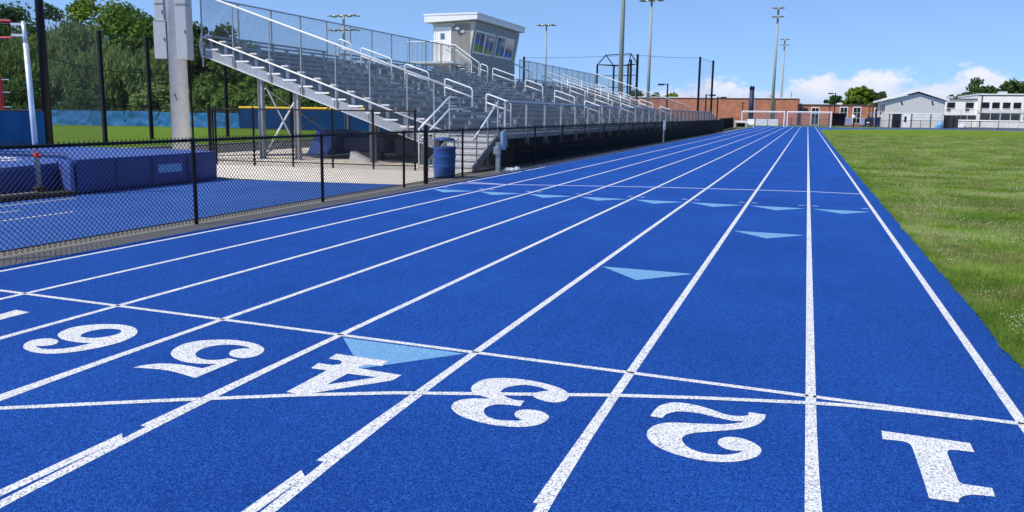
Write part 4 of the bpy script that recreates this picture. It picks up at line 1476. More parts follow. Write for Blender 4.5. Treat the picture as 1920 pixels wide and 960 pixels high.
for i in range(7):
    x, y = -7.85 + rnd.random() * .2, 20.4 + rnd.random() * .5
    mb.lathe((x, y, 0.0), [(.09, 0), (.10, .03), (.06, .07 + .04 * rnd.random()), (.01, .09)], 6)
build_each(mb, 'scrap', 'letter_white', lt)

# stored mats and carts in the shade below the seats
um = thing('folded_mat', 'blue mat tipped on its side below the near end of the bleacher', 'mat', (-15.4, 23.0, 0))
MB().extrude([(-15.9, 22.4, 0.12), (-15.1, 22.4, 0.12), (-14.7, 22.4, .75), (-15.45, 22.4, .95)], (0, 2.2, 0)).build('mat_body', 'mat_blue_shaded', um)
MB().extrude([(-15.88, 22.385, 0.14), (-15.12, 22.385, 0.14), (-14.74, 22.385, .74), (-15.44, 22.385, .93)], (0, 0.012, 0)).build('mat_lit_end', 'mat_blue_lit', um)  # thin slab painting the lit end in the lighter blue
dc = thing('mat_cart', 'dark covered mat stack on a cart in the shade under the seats', 'cart', (-13.9, 24.2, 0))
MB().bbox((-13.9, 24.0, 0.55), (1.7, 2.4, .55), .1).build('cover', 'mat_cover_dark', dc)
MB().bbox((-13.9, 24.0, 0.25), (1.6, 2.2, .06), .01).build('deck', 'steel_black', dc)
for dx in (-.6, .6):
    for dy in (-1.0, 1.0):
        MB().tube((-13.9 + dx - .03, 24.0 + dy, .12), (-13.9 + dx + .03, 24.0 + dy, .12), .12, n=14).build('wheel', 'rubber_black', dc)
dc2 = thing('mat_cart', 'second dark mat stack nearer the stair in the shade under the seats', 'cart', (-11.6, 23.4, 0))
MB().bbox((-11.7, 23.6, 0.52), (1.8, 2.2, .62), .12).build('cover', 'mat_cover_dark', dc2)
MB().bbox((-11.7, 23.6, 0.18), (1.7, 2.0, .06), .01).build('deck', 'steel_black', dc2)
for dx in (-.7, .7):
    for dy in (-.9, .9):
        MB().tube((-11.7 + dx - .03, 23.6 + dy, .09), (-11.7 + dx + .03, 23.6 + dy, .09), .09, n=14).build('wheel', 'rubber_black', dc2)
wd = thing('wedge_block', 'small pale wedge lying on the concrete in front of the stored mats', 'wedge', (-13.5, 22.0, 0))
MB().extrude([(-13.9, 21.9, 0), (-13.2, 21.9, 0), (-13.85, 21.9, .3)], (0, .5, 0)).build('wedge', 'banner_white', wd)

# ================================================================ ball field edge on the left
wsf = thing('backstop_fence', 'tall black mesh fence with a blue windscreen at the left border', 'fence', (-20.5, 16.45, 0))
MB().tube((-20.5, 16.45, 0), (-20.5, 16.45, 9.5), 0.115, 0.10, 14).build('post', 'steel_black', wsf, True)
MB().tube((-27.5, 12.6, 0), (-27.5, 12.6, 9.5), 0.115, 0.10, 14).build('post', 'steel_black', wsf, True)
wd_ = Vector((-7.0, -3.85, 0))
for i in range(4):
    a, b_ = i / 4 + .003, (i + 1) / 4 - .003
    m = MB()
    vs, fs = [], []
    for p in range(13):
        t = a + (b_ - a) * p / 12
        for q, z_ in enumerate((0.08, .5, 1.0, 1.47)):
            w = 0.02 * math.sin(p * 1.3 + q + i * 2) + .012 * math.sin(p * 3.1 + i)
            vs.append((-20.5 + wd_.x * t + .04 + w * .5, 16.45 + wd_.y * t - .10 - w, z_))
        if p:
            for q in range(3):
                o = (p - 1) * 4 + q
                fs.append((o, o + 1, o + 5, o + 4))
    m.add(vs, fs).build('windscreen', 'windscreen_blue', wsf, True)
mb = MB()
chain(mb, [(0, 1.4), (1, 1.4), (1, 1.5), (0, 1.5)], lambda u, v: (0, 0, 0), 5, .001)
mb = MB()
Lw = wd_.length
chain(mb, [(0, 1.45), (Lw, 1.45), (Lw, 9.3), (0, 9.3)], lambda u, v: (-20.5 + wd_.x * u / Lw, 16.45 + wd_.y * u / Lw, v), 0.075, 0.0028, (.48, -.87, 0))
mb.build('mesh_panel', 'steel_black', wsf)
for z_ in (1.49, 3.9, 5.2):
    MB().tube((-20.5, 16.45, z_), (-27.5, 12.6, z_), .025, n=6).build('rail', 'steel_black', wsf)

nets = thing('ball_net', 'black netting on three tall posts along the edge of the ball field', 'net', (-30, 27, 0))
NP = [(-29.88, 26.81, 4.95), (-31.77, 31.39, 5.15), (-31.9, 37.24, 5.0), (-32.0, 43.5, 5.0)]
for x, y, h_ in NP:
    MB().tube((x, y, 0), (x, y, h_), .105, n=12).lathe((x, y, h_), [(.11, 0), (.08, .04), (.01, .05)], 12).build('post', 'steel_black', nets)
chainpts = [(-20.5, 16.45, 4.6)] + NP
for (a, b_) in zip(chainpts, chainpts[1:]):
    L = math.hypot(b_[0] - a[0], b_[1] - a[1])
    for zf in (1.0, 0.66):
        pts = []
        for k in range(9):
            t = k / 8
            pts.append((a[0] + (b_[0] - a[0]) * t, a[1] + (b_[1] - a[1]) * t, (a[2] + (b_[2] - a[2]) * t) * zf - 0.25 * zf * t * (1 - t)))
        MB().path(pts, .016, 5).build('cable', 'steel_black', nets)
    mb = MB()
    chain(mb, [(0, .1), (L, .1), (L, b_[2] - .1), (0, a[2] - .1)], lambda u, v, a=a, b_=b_, L=L: (a[0] + (b_[0] - a[0]) * u / L, a[1] + (b_[1] - a[1]) * u / L, v), 0.11, 0.0011, (.6, .6, 0))
    mb.build('net_panel', 'net_grey', nets)

of = thing('outfield_fence', 'outfield fence hung with wrinkled blue tarps below the trees', 'fence', (-50, 52, 0))
OP = [(-80, 47.0), (-70.0, 48.0), (-60.2, 49.4), (-51.6, 51.9), (-44.1, 53.0)]
rnd = random.Random(21)
for (a, b_) in zip(OP, OP[1:]):
    L = math.hypot(b_[0] - a[0], b_[1] - a[1])
    n = max(1, round(L / 3.0))
    for i in range(n):
        vs, fs = [], []
        ph = rnd.random() * 9
        sag = rnd.random() * .10
        for p in range(19):
            t = (i + p / 18 * .985) / n
            x, y = a[0] + (b_[0] - a[0]) * t, a[1] + (b_[1] - a[1]) * t
            H = 1.30 - sag * math.sin(math.pi * p / 18) + .02 * math.sin(p * 2 + ph)
            for q in range(7):
                z_ = .04 + (H - .04) * q / 6
                w = .07 * mnoise.noise(Vector((x * 1.1 + z_ * 1.4, z_ * 2.2, ph))) + .05 * mnoise.noise(Vector((x * 3 - z_ * 4, z_ * 3, ph)))
                vs.append((x, y - .08 - w * 1.4, z_))
            if p:
                for q in range(6):
                    o = (p - 1) * 7 + q
                    fs.append((o, o + 7, o + 8, o + 1))
        MB().add(vs, fs).build('tarp', 'tarp_blue', of, True)
        t = i / n
        x, y = a[0] + (b_[0] - a[0]) * t, a[1] + (b_[1] - a[1]) * t
        MB().tube((x, y, 0), (x, y, 1.42), .035, n=6).build('post', 'steel_black', of)
    MB().tube((a[0], a[1], 1.38), (b_[0], b_[1], 1.38), .025, n=6).build('rail', 'steel_black', of)
yf = thing('outfield_fence', 'blue outfield fence with a yellow top cap seen below the bleacher', 'fence', (-38, 53, 0))
a, b_ = (-44.1, 53.0), (-24.0, 52.0)
n = 7
for i in range(n):
    x0, x1 = a[0] + (b_[0] - a[0]) * i / n, a[0] + (b_[0] - a[0]) * (i + 1) / n - .03
    y0 = 53.0 - (i / n)
    MB().span(x0, x1, y0 - .03, y0, .03, 1.62).build('windscreen', 'windscreen_blue', yf)
    MB().tube((x0, y0 - .04, 1.74), (x1 - .05, y0 - .04, 1.74), .085, n=10).build('yellow_cap', 'yellow_cap', yf)
    MB().tube((x0 - .015, y0 + .05, 0), (x0 - .015, y0 + .05, 1.7), .04, n=6).build('post', 'steel_black', yf)


# ================================================================ trees
def leaf_mesh(name, mat, leaves):
    v, f = [], []
    for p, nrm, up, w, h in leaves:
        s = nrm.cross(up)
        if s.length < 1e-3:
            s = Vector((1, 0, 0))
        s.normalize()
        u = s.cross(nrm).normalized()
        o = len(v)
        v += [p - s * w - u * h * .3, p + s * w * .2 - u * h, p + s * w + u * h * .2, p - s * w * .1 + u * h]
        f.append((o, o + 1, o + 2, o + 3))
    me = bpy.data.meshes.new(name)
    me.from_pydata([tuple(q) for q in v], [], f)
    me.materials.append(MATS[mat])
    return me


def tree(name, label, x, y, h, rad, mat, seed, leaves=4200, leaf=0.24, kind='round', base=0.18, group=None, lobes=None):
    rnd = random.Random(seed)
    t = thing(name, label, 'tree', (x, y, 0), group)
    r0 = h * .022 + .05
    tr = MB()
    top = Vector((rnd.uniform(-.3, .3), rnd.uniform(-.3, .3), h * .55))
    tr.tube((0, 0, -.1), tuple(top * .5), r0, r0 * .72, 9, False)
    tr.tube(tuple(top * .5), tuple(top), r0 * .72, r0 * .45, 9, False)
    clumps = []
    nc = lobes or 46
    zc, rz = h * (base + 1) / 2, h * (1 - base) / 2
    for i in range(nc):
        for _ in range(30):
            d = Vector((rnd.gauss(0, 1), rnd.gauss(0, 1), rnd.gauss(0, 1))).normalized()
            if d.z < -.75:
                continue
            k = .45 + .55 * rnd.random() ** .5
            wob = 1 + .28 * mnoise.noise(d * 1.7 + Vector((seed, 0, 0)))
            p = Vector((d.x * rad * k * wob, d.y * rad * k * wob, zc + d.z * rz * k * wob))
            if p.z > h * .12:
                break
        clumps.append((p, rad * rnd.uniform(.20, .36)))
    for p, cr in clumps[::3]:
        st = top * rnd.uniform(.45, .95)
        mid = st.lerp(p, .5) + Vector((0, 0, h * .03))
        tr.tube(tuple(st), tuple(mid), r0 * .30, r0 * .2, 6, False)
        tr.tube(tuple(mid), tuple(p), r0 * .2, r0 * .05, 6, False)
    me = tr.mesh('trunk', 'bark')
    o = bpy.data.objects.new('trunk', me)
    COL.objects.link(o)
    o.parent = t
    L = []
    per = max(8, leaves // nc)
    for p, cr in clumps:
        if kind == 'willow':
            ns = max(3, per // 9)
            for s in range(ns):
                d = Vector((rnd.gauss(0, 1), rnd.gauss(0, 1), rnd.gauss(0, .6))).normalized() * cr * rnd.uniform(.5, 1.1)
                q = p + d
                ln = rnd.uniform(.12, .30) * h
                if q.z - ln < h * .05:
                    ln = max(.3, q.z - h * .05)
                for e in range(9):
                    f_ = e / 8
                    w = Vector((d.x * .25 * f_ + rnd.gauss(0, .10), d.y * .25 * f_ + rnd.gauss(0, .10), -ln * f_))
                    nr = Vector((rnd.gauss(0, 1), rnd.gauss(0, 1), rnd.gauss(0, .35))).normalized()
                    L.append((q + w, nr, Vector((0, 0, 1)), leaf * .55 * rnd.uniform(.6, 1.2), leaf * 1.5 * rnd.uniform(.7, 1.3)))
        else:
            for s in range(per):
                d = Vector((rnd.gauss(0, 1), rnd.gauss(0, 1), rnd.gauss(0, 1))).normalized()
                q = p + Vector((d.x, d.y, d.z * .75)) * cr * rnd.uniform(.45, 1.12)
                nr = (d + Vector((rnd.gauss(0, .8), rnd.gauss(0, .8), rnd.gauss(0, .8) + .5))).normalized()
                L.append((q, nr, Vector((rnd.gauss(0, 1), rnd.gauss(0, 1), rnd.gauss(0, 1))), leaf * rnd.uniform(.6, 1.3), leaf * rnd.uniform(.6, 1.3)))
    o = bpy.data.objects.new('crown', leaf_mesh('crown', mat, L))
    COL.objects.link(o)
    o.parent = t
    return t


G1 = 'trees behind the outfield fence'
tree('deciduous_tree', 'dark tall tree at the far left border behind the outfield', -95, 74, 14.8, 5.2, 'leaf_dark', 31, 8200, .21, base=.05, group=G1)
tree('deciduous_tree', 'yellow green sunlit tree rising behind the black corner post', -87, 78, 15.0, 6.0, 'leaf_lime', 32, 9000, .22, base=.1, group=G1)
tree('deciduous_tree', 'lacy thin tree with sky showing through left of the light pole', -80.5, 76, 13.6, 4.2, 'leaf_dark', 33, 2600, .19, base=.1, group=G1, lobes=40)
tree('deciduous_tree', 'broad dark green tree between the net posts left of the light pole', -74.0, 74, 13.6, 6.2, 'leaf_mid', 34, 9600, .22, base=.08, group=G1)
tree('deciduous_tree', 'dark green tree directly behind the light pole', -67.5, 72, 11.8, 4.8, 'leaf_dark', 35, 7600, .21, base=.05, group=G1)
tree('deciduous_tree', 'medium green tree just right of the light pole', -61.5, 70, 10.2, 4.6, 'leaf_mid', 36, 7600, .21, base=.03, group=G1)
tree('deciduous_tree', 'lower green tree under the raised end of the bleacher', -56.0, 69, 7.0, 4.6, 'leaf_mid', 37, 6600, .20, base=.02, group=G1)
tree('deciduous_tree', 'bright green low tree behind the bleacher columns', -50.5, 68, 5.4, 4.2, 'leaf_mid', 38, 6400, .20, base=.02, group=G1)
tree('deciduous_tree', 'dark low tree behind the yellow capped fence', -44.5, 68, 5.2, 4.4, 'leaf_dark', 39, 6400, .20, base=.02, group=G1)
G2 = 'willows along the outfield fence'
tree('willow_tree', 'drooping willow at the left border in front of the dark tree', -88.5, 64, 9.8, 5.0, 'leaf_willow', 41, 11000, .20, 'willow', .10, G2)
tree('willow_tree', 'wide willow just right of the black corner post', -79.5, 66, 11.2, 4.8, 'leaf_willow', 42, 12000, .20, 'willow', .10, G2)
tree('willow_tree', 'rounded willow between the two thin net posts', -71.0, 65, 8.6, 4.8, 'leaf_willow', 43, 11000, .20, 'willow', .08, G2)
tree('willow_tree', 'small willow left of the light pole shaft', -65.0, 63, 7.6, 3.6, 'leaf_willow', 44, 8600, .20, 'willow', .08, G2)
G3 = 'shrubs at the foot of the trees'
for i, (x, y, h_, r_, mt, lab) in enumerate([
    (-92, 60, 4.0, 4.0, 'leaf_dark', 'dark shrub above the tarp at the left border'),
    (-83, 60.5, 4.6, 4.0, 'leaf_dark', 'dark shrub right of the black corner post'),
    (-76.0, 61, 4.8, 4.0, 'leaf_dark', 'dark shrub left of the second net post'),
    (-68.5, 60.5, 4.4, 3.6, 'leaf_dark', 'dark shrub between the second and third net posts'),
    (-60.5, 61, 4.4, 3.0, 'leaf_willow', 'rounded grey green shrub right of the light pole'),
    (-53.5, 61, 3.0, 3.2, 'leaf_mid', 'low green shrub behind the bleacher brace'),
    (-47.0, 61, 3.2, 3.4, 'leaf_mid', 'low green shrub above the yellow cap'),
    (-40.0, 61, 3.2, 3.6, 'leaf_dark', 'low dark shrub right of the bleacher columns')]):
    tree('shrub', lab, x, y, h_, r_, mt, 60 + i, 4800, .18, base=-.05, group=G3, lobes=34)

# ================================================================ floodlights
def flood(label, x, y, h_, r, lamps, lower=None, cap=True, dim=(1.5, 0.34)):
    t = thing('floodlight_pole', label, 'light pole', (x, y, 0), 'sports floodlight poles')
    MB().tube((x, y, -.1), (x, y, h_), r, r * .55, 14).build('pole_shaft', 'pole_far', t, True)
    if not lamps:
        return t
    for zl in [h_ - .15] + ([lower] if lower else []):
        w = dim[0]
        MB().tube((x - w, y, zl), (x + w, y, zl), .06, n=6).build('crossarm', 'galvanised', t)
        for k in range(lamps):
            xx = x - w + 2 * w * k / (lamps - 1)
            s = dim[1]
            for sy in (-1, 1):
                MB().lathe((xx, y + sy * .42, zl - .02), [(s * .25, .09), (s * .8, .05), (s, -.01), (s * .9, -.05), (.02, -.05)], 10).build('lamp_head', 'pole_far' if sy > 0 else 'galvanised', t)
                MB().tube((xx, y, zl), (xx, y + sy * .42, zl), .03, n=5).build('lamp_arm', 'galvanised', t)
    return t


flood('distant floodlight pole with two tiers of lamps above the near half of the bleacher', -48.0, 75, 11.95, .22, 4, 10.3, dim=(1.45, .36))
flood('slim floodlight pole with one flat lamp ring right of the press box', -29.7, 90, 12.1, .16, 3, dim=(.8, .34))
flood('tall floodlight pole whose lamps touch the top border', -19.2, 100, 15.9, .24, 3, dim=(1.1, .42))
flood('thick floodlight pole running out of the top behind the far bleacher end', -18.25, 80, 26, .28, 0)
flood('taller of the two slim floodlight poles above the goals', -5.9, 145, 20.2, .30, 2, 18.6, dim=(.55, .5))
flood('shorter of the two slim floodlight poles above the goals', -5.95, 190, 19.0, .28, 2, 17.6, dim=(.6, .5))

# ================================================================ backstop cage and nets behind the stand
bc = thing('backstop_cage', 'black gabled backstop cage rising behind the far half of the bleacher', 'backstop', (-21, 89, 0))
A = [(-22.83, 88, 7.15), (-20.9, 88, 7.0), (-21.87, 88, 8.2)]
B = [(-20.35, 93, 7.35), (-18.75, 90.5, 7.35), (-19.75, 91.5, 8.6)]
for g_ in (A, B):
    for q in g_[:2]:
        MB().tube((q[0], q[1], 0), q, .11, n=8).build('post', 'steel_black', bc)
    MB().tube(g_[0], g_[2], .06, n=6).tube(g_[1], g_[2], .06, n=6).tube(g_[0], g_[1], .05, n=6).build('gable_frame', 'steel_black', bc)
for i in range(3):
    MB().tube(A[i], B[i], .06, n=6).build('ridge_bar', 'steel_black', bc)
for z_ in (4.6, 5.9):
    MB().tube((A[0][0], A[0][1], z_), (A[1][0], A[1][1], z_), .045, n=6).tube((A[1][0], A[1][1], z_), (B[1][0], B[1][1], z_ + .2), .045, n=6).build('crossbar', 'steel_black', bc)
MB().tube((-19.6, 91.0, 0), (-19.6, 91.0, 7.9), .14, n=8).build('post', 'steel_black', bc)
for P_, Q_ in ((A[0], A[1]), (A[1], B[1])):
    L = math.hypot(Q_[0] - P_[0], Q_[1] - P_[1])
    mb = MB()
    chain(mb, [(0, .1), (L, .1), (L, 7), (0, 7)], lambda u, v, P_=P_, Q_=Q_, L=L: (P_[0] + (Q_[0] - P_[0]) * u / L, P_[1] + (Q_[1] - P_[1]) * u / L, v), .16, .004, (0, 1, 0))
    mb.build('mesh_panel', 'net_grey', bc)
bn = thing('ball_net', 'tall thin ball net hung between dark posts in front of the clouds', 'net', (-15, 92, 0))
NP = [(-31.0, 86, 8.0), (-17.6, 85, 8.05), (-12.26, 95, 8.4), (-11.3, 100, 8.3)]
for i, (x, y, h_) in enumerate(NP):
    MB().tube((x, y, 0), (x, y, h_), .13, n=8).build('post', 'steel_black', bn)
    if i:
        a = NP[i - 1]
        MB().path([(a[0] + (x - a[0]) * t / 6, a[1] + (y - a[1]) * t / 6, a[2] - .1 + (h_ - a[2]) * t / 6 - .35 * (t / 6) * (1 - t / 6)) for t in range(7)], .018, 5).build('cable', 'steel_black', bn)
        L = math.hypot(x - a[0], y - a[1])
        mb = MB()
        chain(mb, [(0, .5), (L, .5), (L, h_ - .15), (0, a[2] - .15)], lambda u, v, a=a, x=x, y=y, L=L: (a[0] + (x - a[0]) * u / L, a[1] + (y - a[1]) * u / L, v), .22, .0022, (.5, .5, 0))
        mb.build('net_panel', 'net_grey', bn)

# parking lot lamps
def lot_lamp(label, x, y, h_, arm):
    t = thing('lot_lamp', label, 'street lamp', (x, y, 0), 'parking lot lamps')
    MB().span(x - .09, x + .09, y - .09, y + .09, 0, h_).build('lamp_post', 'steel_black', t)
    MB().beam((x, y, h_ - .1), (x + arm * .45, y, h_ - .1), .08, .08).build('lamp_arm', 'steel_black', t)
    MB().bbox((x + arm * .85, y, h_ - .12), (.85, .5, .2), .05).build('lamp_head', 'steel_black', t)
    MB().span(x + arm * .85 - .3, x + arm * .85 + .3, y - .18, y + .18, h_ - .235, h_ - .222).build('lens', 'lamp_glass', t)


lot_lamp('black box lamp with its arm to the left above the far bleacher end', -17.6, 105, 5.7, -1)
lot_lamp('black box lamp standing beside the ball net posts', -13.15, 110, 4.45, 1)
lot_lamp('black box lamp in front of the brick wall right of the net posts', -12.85, 122, 4.42, 1)
lot_lamp('black box lamp with its arm to the left, right of the goals', 4.4, 152, 5.9, -1)
sl = thing('lot_lamp', 'small dark lamp post against the brick wall left of the navy mast', 'street lamp', (-11.28, 150, 0), 'parking lot lamps')
MB().tube((-11.28, 150, 0), (-11.28, 150, 3.9), .08, n=6).build('lamp_post', 'steel_black', sl)
MB().bbox((-11.28, 150, 3.95), (.5, .4, .2), .05).build('lamp_head', 'steel_black', sl)
ms = thing('mast', 'dark navy wrapped mast with two knobs on top before the brick building', 'mast', (-9.8, 150, 0))
MB().tube((-9.75, 150, 0), (-9.8, 150, 6.3), .46, .40, 14).build('mast_shaft', 'mast_navy', ms, True)
for dx in (-.22, .2):
    MB().lathe((-9.8 + dx, 150, 6.3), [(.24, 0), (.26, .3), (.2, .55), (.12, .72), (.01, .78)], 10).build('knob', 'steel_black', ms)
MB().tube((-9.2, 149.9, 2.5), (-9.25, 149.9, 5.4), .05, n=6).build('cable', 'sign_violet', ms)

# ================================================================ goals
def goal(label, x0, x1, y, back):
    t = thing('soccer_goal', label, 'goal', ((x0 + x1) / 2, y, 0), 'goals at the end of the straight')
    for x in (x0, x1):
        MB().tube((x, y, 0), (x, y, 2.30), .085, n=10).build('goal_post', 'rail_white', t)
        MB().path([(x, y, 2.26), (x, y + .9, 2.2), (x, y + back, .08), (x, y, .05)], .035, 6).build('side_frame', 'rail_white', t)
    MB().tube((x0 - .08, y, 2.34), (x1 + .08, y, 2.34), .09, n=10).build('crossbar', 'rail_white', t)
    build_each(MB().tube((x0, y + back, .08), (x1, y + back, .08), .035, n=6).tube((x0, y + .9, 2.2), (x1, y + .9, 2.2), .03, n=6), 'back_bar', 'rail_white', t)
    mb = MB()
    W = x1 - x0
    chain(mb, [(0, .1), (W, .1), (W, 2.2), (0, 2.2)], lambda u, v: (x0 + u, y + back - (v / 2.2) * (back - .9), v), .24, .007, (0, 1, 0))
    mb.build('net', 'letter_white', t)


goal('white soccer goal on the left behind the white banners', -9.9, -3.45, 131.3, 2.2)
goal('white soccer goal on the right with clear net', -2.99, 3.4, 131.0, 2.2)

# end fence with banners and the black screen
ef = thing('chain_link_fence', 'black chain-link fence with white banners behind the end of the straight', 'fence', (-3, 134.6, 0))
fence_run(ef, [(-12, 134.4), (4, 134.8)], 1.25, 'steel_black', 3.0, .04, pitch=.12, wr=.004)
for i, (a, b_) in enumerate(((-7.9, -6.15), (-6.0, -4.45))):
    bnr = MB().span(a, b_, 134.25, 134.28, .12, 1.15).build('banner', 'banner_white', ef)
    for k in range(5):
        xx = a + .2 + (b_ - a - .5) * ((k * 37) % 10) / 10
        MB().span(xx, xx + .32 + .06 * (k % 3), 134.235, 134.245, .38 + .13 * k, .42 + .13 * k).build('banner_print', 'blind_grey', bnr)
sc = thing('screen_panel', 'black privacy screen right of the goals', 'screen', (5, 150, 0))
MB().span(4.15, 6.05, 150, 150.05, .12, 2.3).build('screen_cloth', 'skirt_navy', sc)
for x in (4.12, 5.1, 6.08):
    MB().tube((x, 150.1, 0), (x, 150.1, 2.4), .05, n=6).build('post', 'steel_black', sc)
# judges table, white stand and black fence at the left of the finish
ft = thing('chain_link_fence', 'black fabric covered fence running on from the bleacher ramp', 'fence', (-9, 100, 0))
fence_run(ft, [(-8.5, 84), (-9.6, 112), (-12.0, 134.4)], 1.3, 'steel_black', 3.1, .04, pitch=.12, wr=.004)
for i in range(9):
    y = 84 + 28 * i / 9
    MB().extrude([(-8.55 - 1.1 * i / 9, y, .05), (-8.55 - 1.1 * (i + .97) / 9, y + 3.02, .05), (-8.55 - 1.1 * (i + .97) / 9, y + 3.02, 1.25), (-8.55 - 1.1 * i / 9, y, 1.25)], (-.02, 0, 0)).build('fence_fabric', 'skirt_navy', ft)
tb = thing('judges_table', 'small white table with a dark underside left of the banners', 'table', (-8.6, 113, 0))
MB().span(-9.45, -7.85, 112.7, 113.5, .70, .95).build('tabletop', 'rail_white', tb)
for x in (-9.4, -7.9):
    for y in (112.75, 113.45):
        MB().span(x - .04, x + .04, y - .04, y + .04, 0, .70).build('leg', 'rail_white', tb)
MB().span(-9.2, -8.1, 113.2, 113.3, .1, .62).build('box', 'steel_black', tb)
wb = thing('white_bench', 'white plastic seat unit between the table and the banners', 'bench', (-7.4, 114, 0))
MB().bbox((-7.4, 114, .45), (.95, .6, .12), .03).build('seat', 'rail_white', wb)
MB().bbox((-7.4, 114.3, .86), (.95, .1, .62), .03).build('backrest', 'rail_white', wb)
for x in (-7.8, -7.0):
    MB().span(x - .03, x + .03, 113.75, 114.25, 0, .40).build('leg', 'rail_white', wb)

# ================================================================ brick school
br = thing('brick_building', 'long low brick school building behind the goals', 'building', (-20, 168, 0))
MB().span(-62, -1.96, 165, 190, 0, 5.15).build('wall', 'brick', br)
MB().span(-62.2, -1.8, 164.85, 190.2, 5.15, 5.32).build('coping', 'trim_white', br)
MB().span(-62, -1.9, 164.9, 165, 4.98, 5.14).build('fascia', 'coping_dark', br)
for x in (-11.2, -6.3):
    MB().span(x - .06, x + .06, 164.88, 164.99, .1, 5.0).build('downpipe', 'coping_dark', br)
rv = MB().lathe((-7.6, 170, 5.32), [(.5, 0), (.5, .35), (.25, .6), (.02, .65)], 10).build('roof_vent', 'galvanised', br)
for x in (-24, -16.5, -12.5):
    MB().bbox((x, 172, 5.6), (1.3, 1.0, .55), .05).build('roof_unit', 'cabinet_grey', br)
MB().tube((-3.4, 170, 5.3), (-3.4, 170, 6.5), .05, n=6).build('antenna', 'steel_black', br)
lw = thing('brick_building', 'lower brick wing with white framed windows right of the goals', 'building', (6, 168, 0))
MB().span(-1.9, 15.5, 166, 186, 0, 3.85).build('wall', 'brick', lw)
MB().span(-1.95, 15.7, 165.85, 186.2, 3.85, 4.05).build('fascia', 'coping_dark', lw)
MB().span(-1.9, 3.8, 165.8, 186.1, 4.05, 4.22).build('coping', 'banner_white', lw)
MB().span(-1.6, -.08, 165.96, 166.01, 2.4, 3.3).build('recess', 'car_black', lw)
for i, (a, b_, z0, z1) in enumerate(((.55, 2.1, 0.0, 3.5), (5.75, 7.25, .4, 3.62), (8.1, 9.6, .4, 3.66), (11.9, 13.0, .8, 3.5))):
    w = MB().span(a, b_, 165.9, 165.99, z0, z1).build('window' if i else 'entrance', 'trim_white', lw)
    nn = 2
    for c in range(nn):
        for r_ in range(3):
            xa = a + .14 + (b_ - a - .22) * c / nn
            za = z0 + .12 + (z1 - z0 - .2) * r_ / 3
            MB().span(xa, xa + (b_ - a - .22) / nn - .07, 165.87, 165.92, za, za + (z1 - z0 - .2) / 3 - .08).build('pane', 'window_dark', w)
for x in (3.9, 11.0, 11.6, 13.6, 14.5):
    MB().span(x - .07, x + .07, 165.88, 165.99, 0, 3.85).build('downpipe', 'coping_dark', lw)
MB().bbox((5.8, 170, 4.25), (1.0, 1, .35), .05).build('roof_unit', 'trim_white', lw)

# ================================================================ grey gabled shed
gb = thing('grey_shed', 'pale grey metal building with a low gable roof facing the field', 'building', (17, 155, 0))
GX0, GX1, GY0, GY1 = 12.45, 21.55, 150.0, 168.0
AX, ZE, ZA = 17.35, 4.55, 5.85
MB().extrude([(GX0, GY0, 0), (GX1, GY0, 0), (GX1, GY0, ZE), (AX, GY0, ZA), (GX0, GY0, ZE)], (0, .2, 0)).build('front_wall', 'siding_grey', gb)
MB().span(GX0, GX0 + .2, GY0 + .2, GY1, 0, ZE).build('side_wall', 'trim_white', gb)
MB().span(GX1 - .2, GX1, GY0 + .2, GY1, 0, ZE).build('side_wall', 'siding_grey', gb)
MB().extrude([(GX0, GY1, 0), (GX1, GY1, 0), (GX1, GY1, ZE), (AX, GY1, ZA), (GX0, GY1, ZE)], (0, -.2, 0)).build('rear_wall', 'siding_grey', gb)
mb = MB()
k = GX0 + .2
while k < GX1 - .1:
    zt = ZE + (ZA - ZE) * (1 - abs(k - AX) / (GX1 - AX if k > AX else AX - GX0)) - .1
    mb.span(k - .04, k + .04, GY0 - .03, GY0 + .0, 2.45, zt)
    k += .30
stuff(mb.build('siding_ribs', 'siding_groove', gb))
for s, xe, ze in ((-1, 11.72, 4.42), (1, 22.05, 4.50)):
    MB().extrude([(xe, GY0 - .55, ze), (AX, GY0 - .55, 6.12), (AX, GY0 - .55, 6.48), (xe, GY0 - .55, ze + .34)], (0, GY1 - GY0 + 1.1, 0)).build('roof_slope', 'trim_white', gb)
MB().span(GX0 + .02, GX1 - .02, GY0 - .06, GY0, 2.34, 2.46).build('belt_trim', 'trim_white', gb)
for (a, b_, nm, mt) in ((13.65, 15.05, 'entrance', 'window_dark'), (15.4, 16.5, 'door', 'trim_white'), (16.95, 19.5, 'garage_door', 'wall_pale'), (19.7, 21.2, 'garage_door', 'wall_pale')):
    d_ = MB().span(a, b_, GY0 - .05, GY0 - .002, .02, 2.30).build(nm, mt, gb)
    if nm == 'garage_door':
        for z_ in (.6, 1.2, 1.75):
            MB().span(a + .02, b_ - .02, GY0 - .06, GY0 - .05, z_ - .025, z_ + .025).build('door_rib', 'siding_groove', d_)
    elif nm == 'entrance':
        for x in (a + .45, a + .92):
            MB().span(x - .05, x + .05, GY0 - .07, GY0 - .05, .05, 2.28).build('mullion', 'steel_black', d_)
    else:
        MB().span(a + .15, a + .5, GY0 - .06, GY0 - .05, .9, 1.9).build('pane', 'window_dark', d_)
for x in (14.95, 19.65):
    MB().extrude([(x - .28, GY0 - .03, 4.55), (x + .02, GY0 - .03, 4.55), (x + .28, GY0 - .03, 3.8), (x, GY0 - .03, 3.8)], (0, .02, 0)).build('wall_vent', 'coping_dark', gb)
for x in (16.65, 19.6, 13.2):
    MB().span(x - .06, x + .06, GY0 - .09, GY0 - .0, .0, 2.32).build('downpipe', 'coping_dark', gb)
for y in (151.5, 154.5, 158):
    w = MB().span(GX0 - .03, GX0, y, y + 1.3, 2.6, 4.0).build('window', 'coping_dark', gb)
    MB().span(GX0 - .05, GX0 - .03, y + .12, y + 1.18, 2.72, 3.88).build('pane', 'window_dark', w)

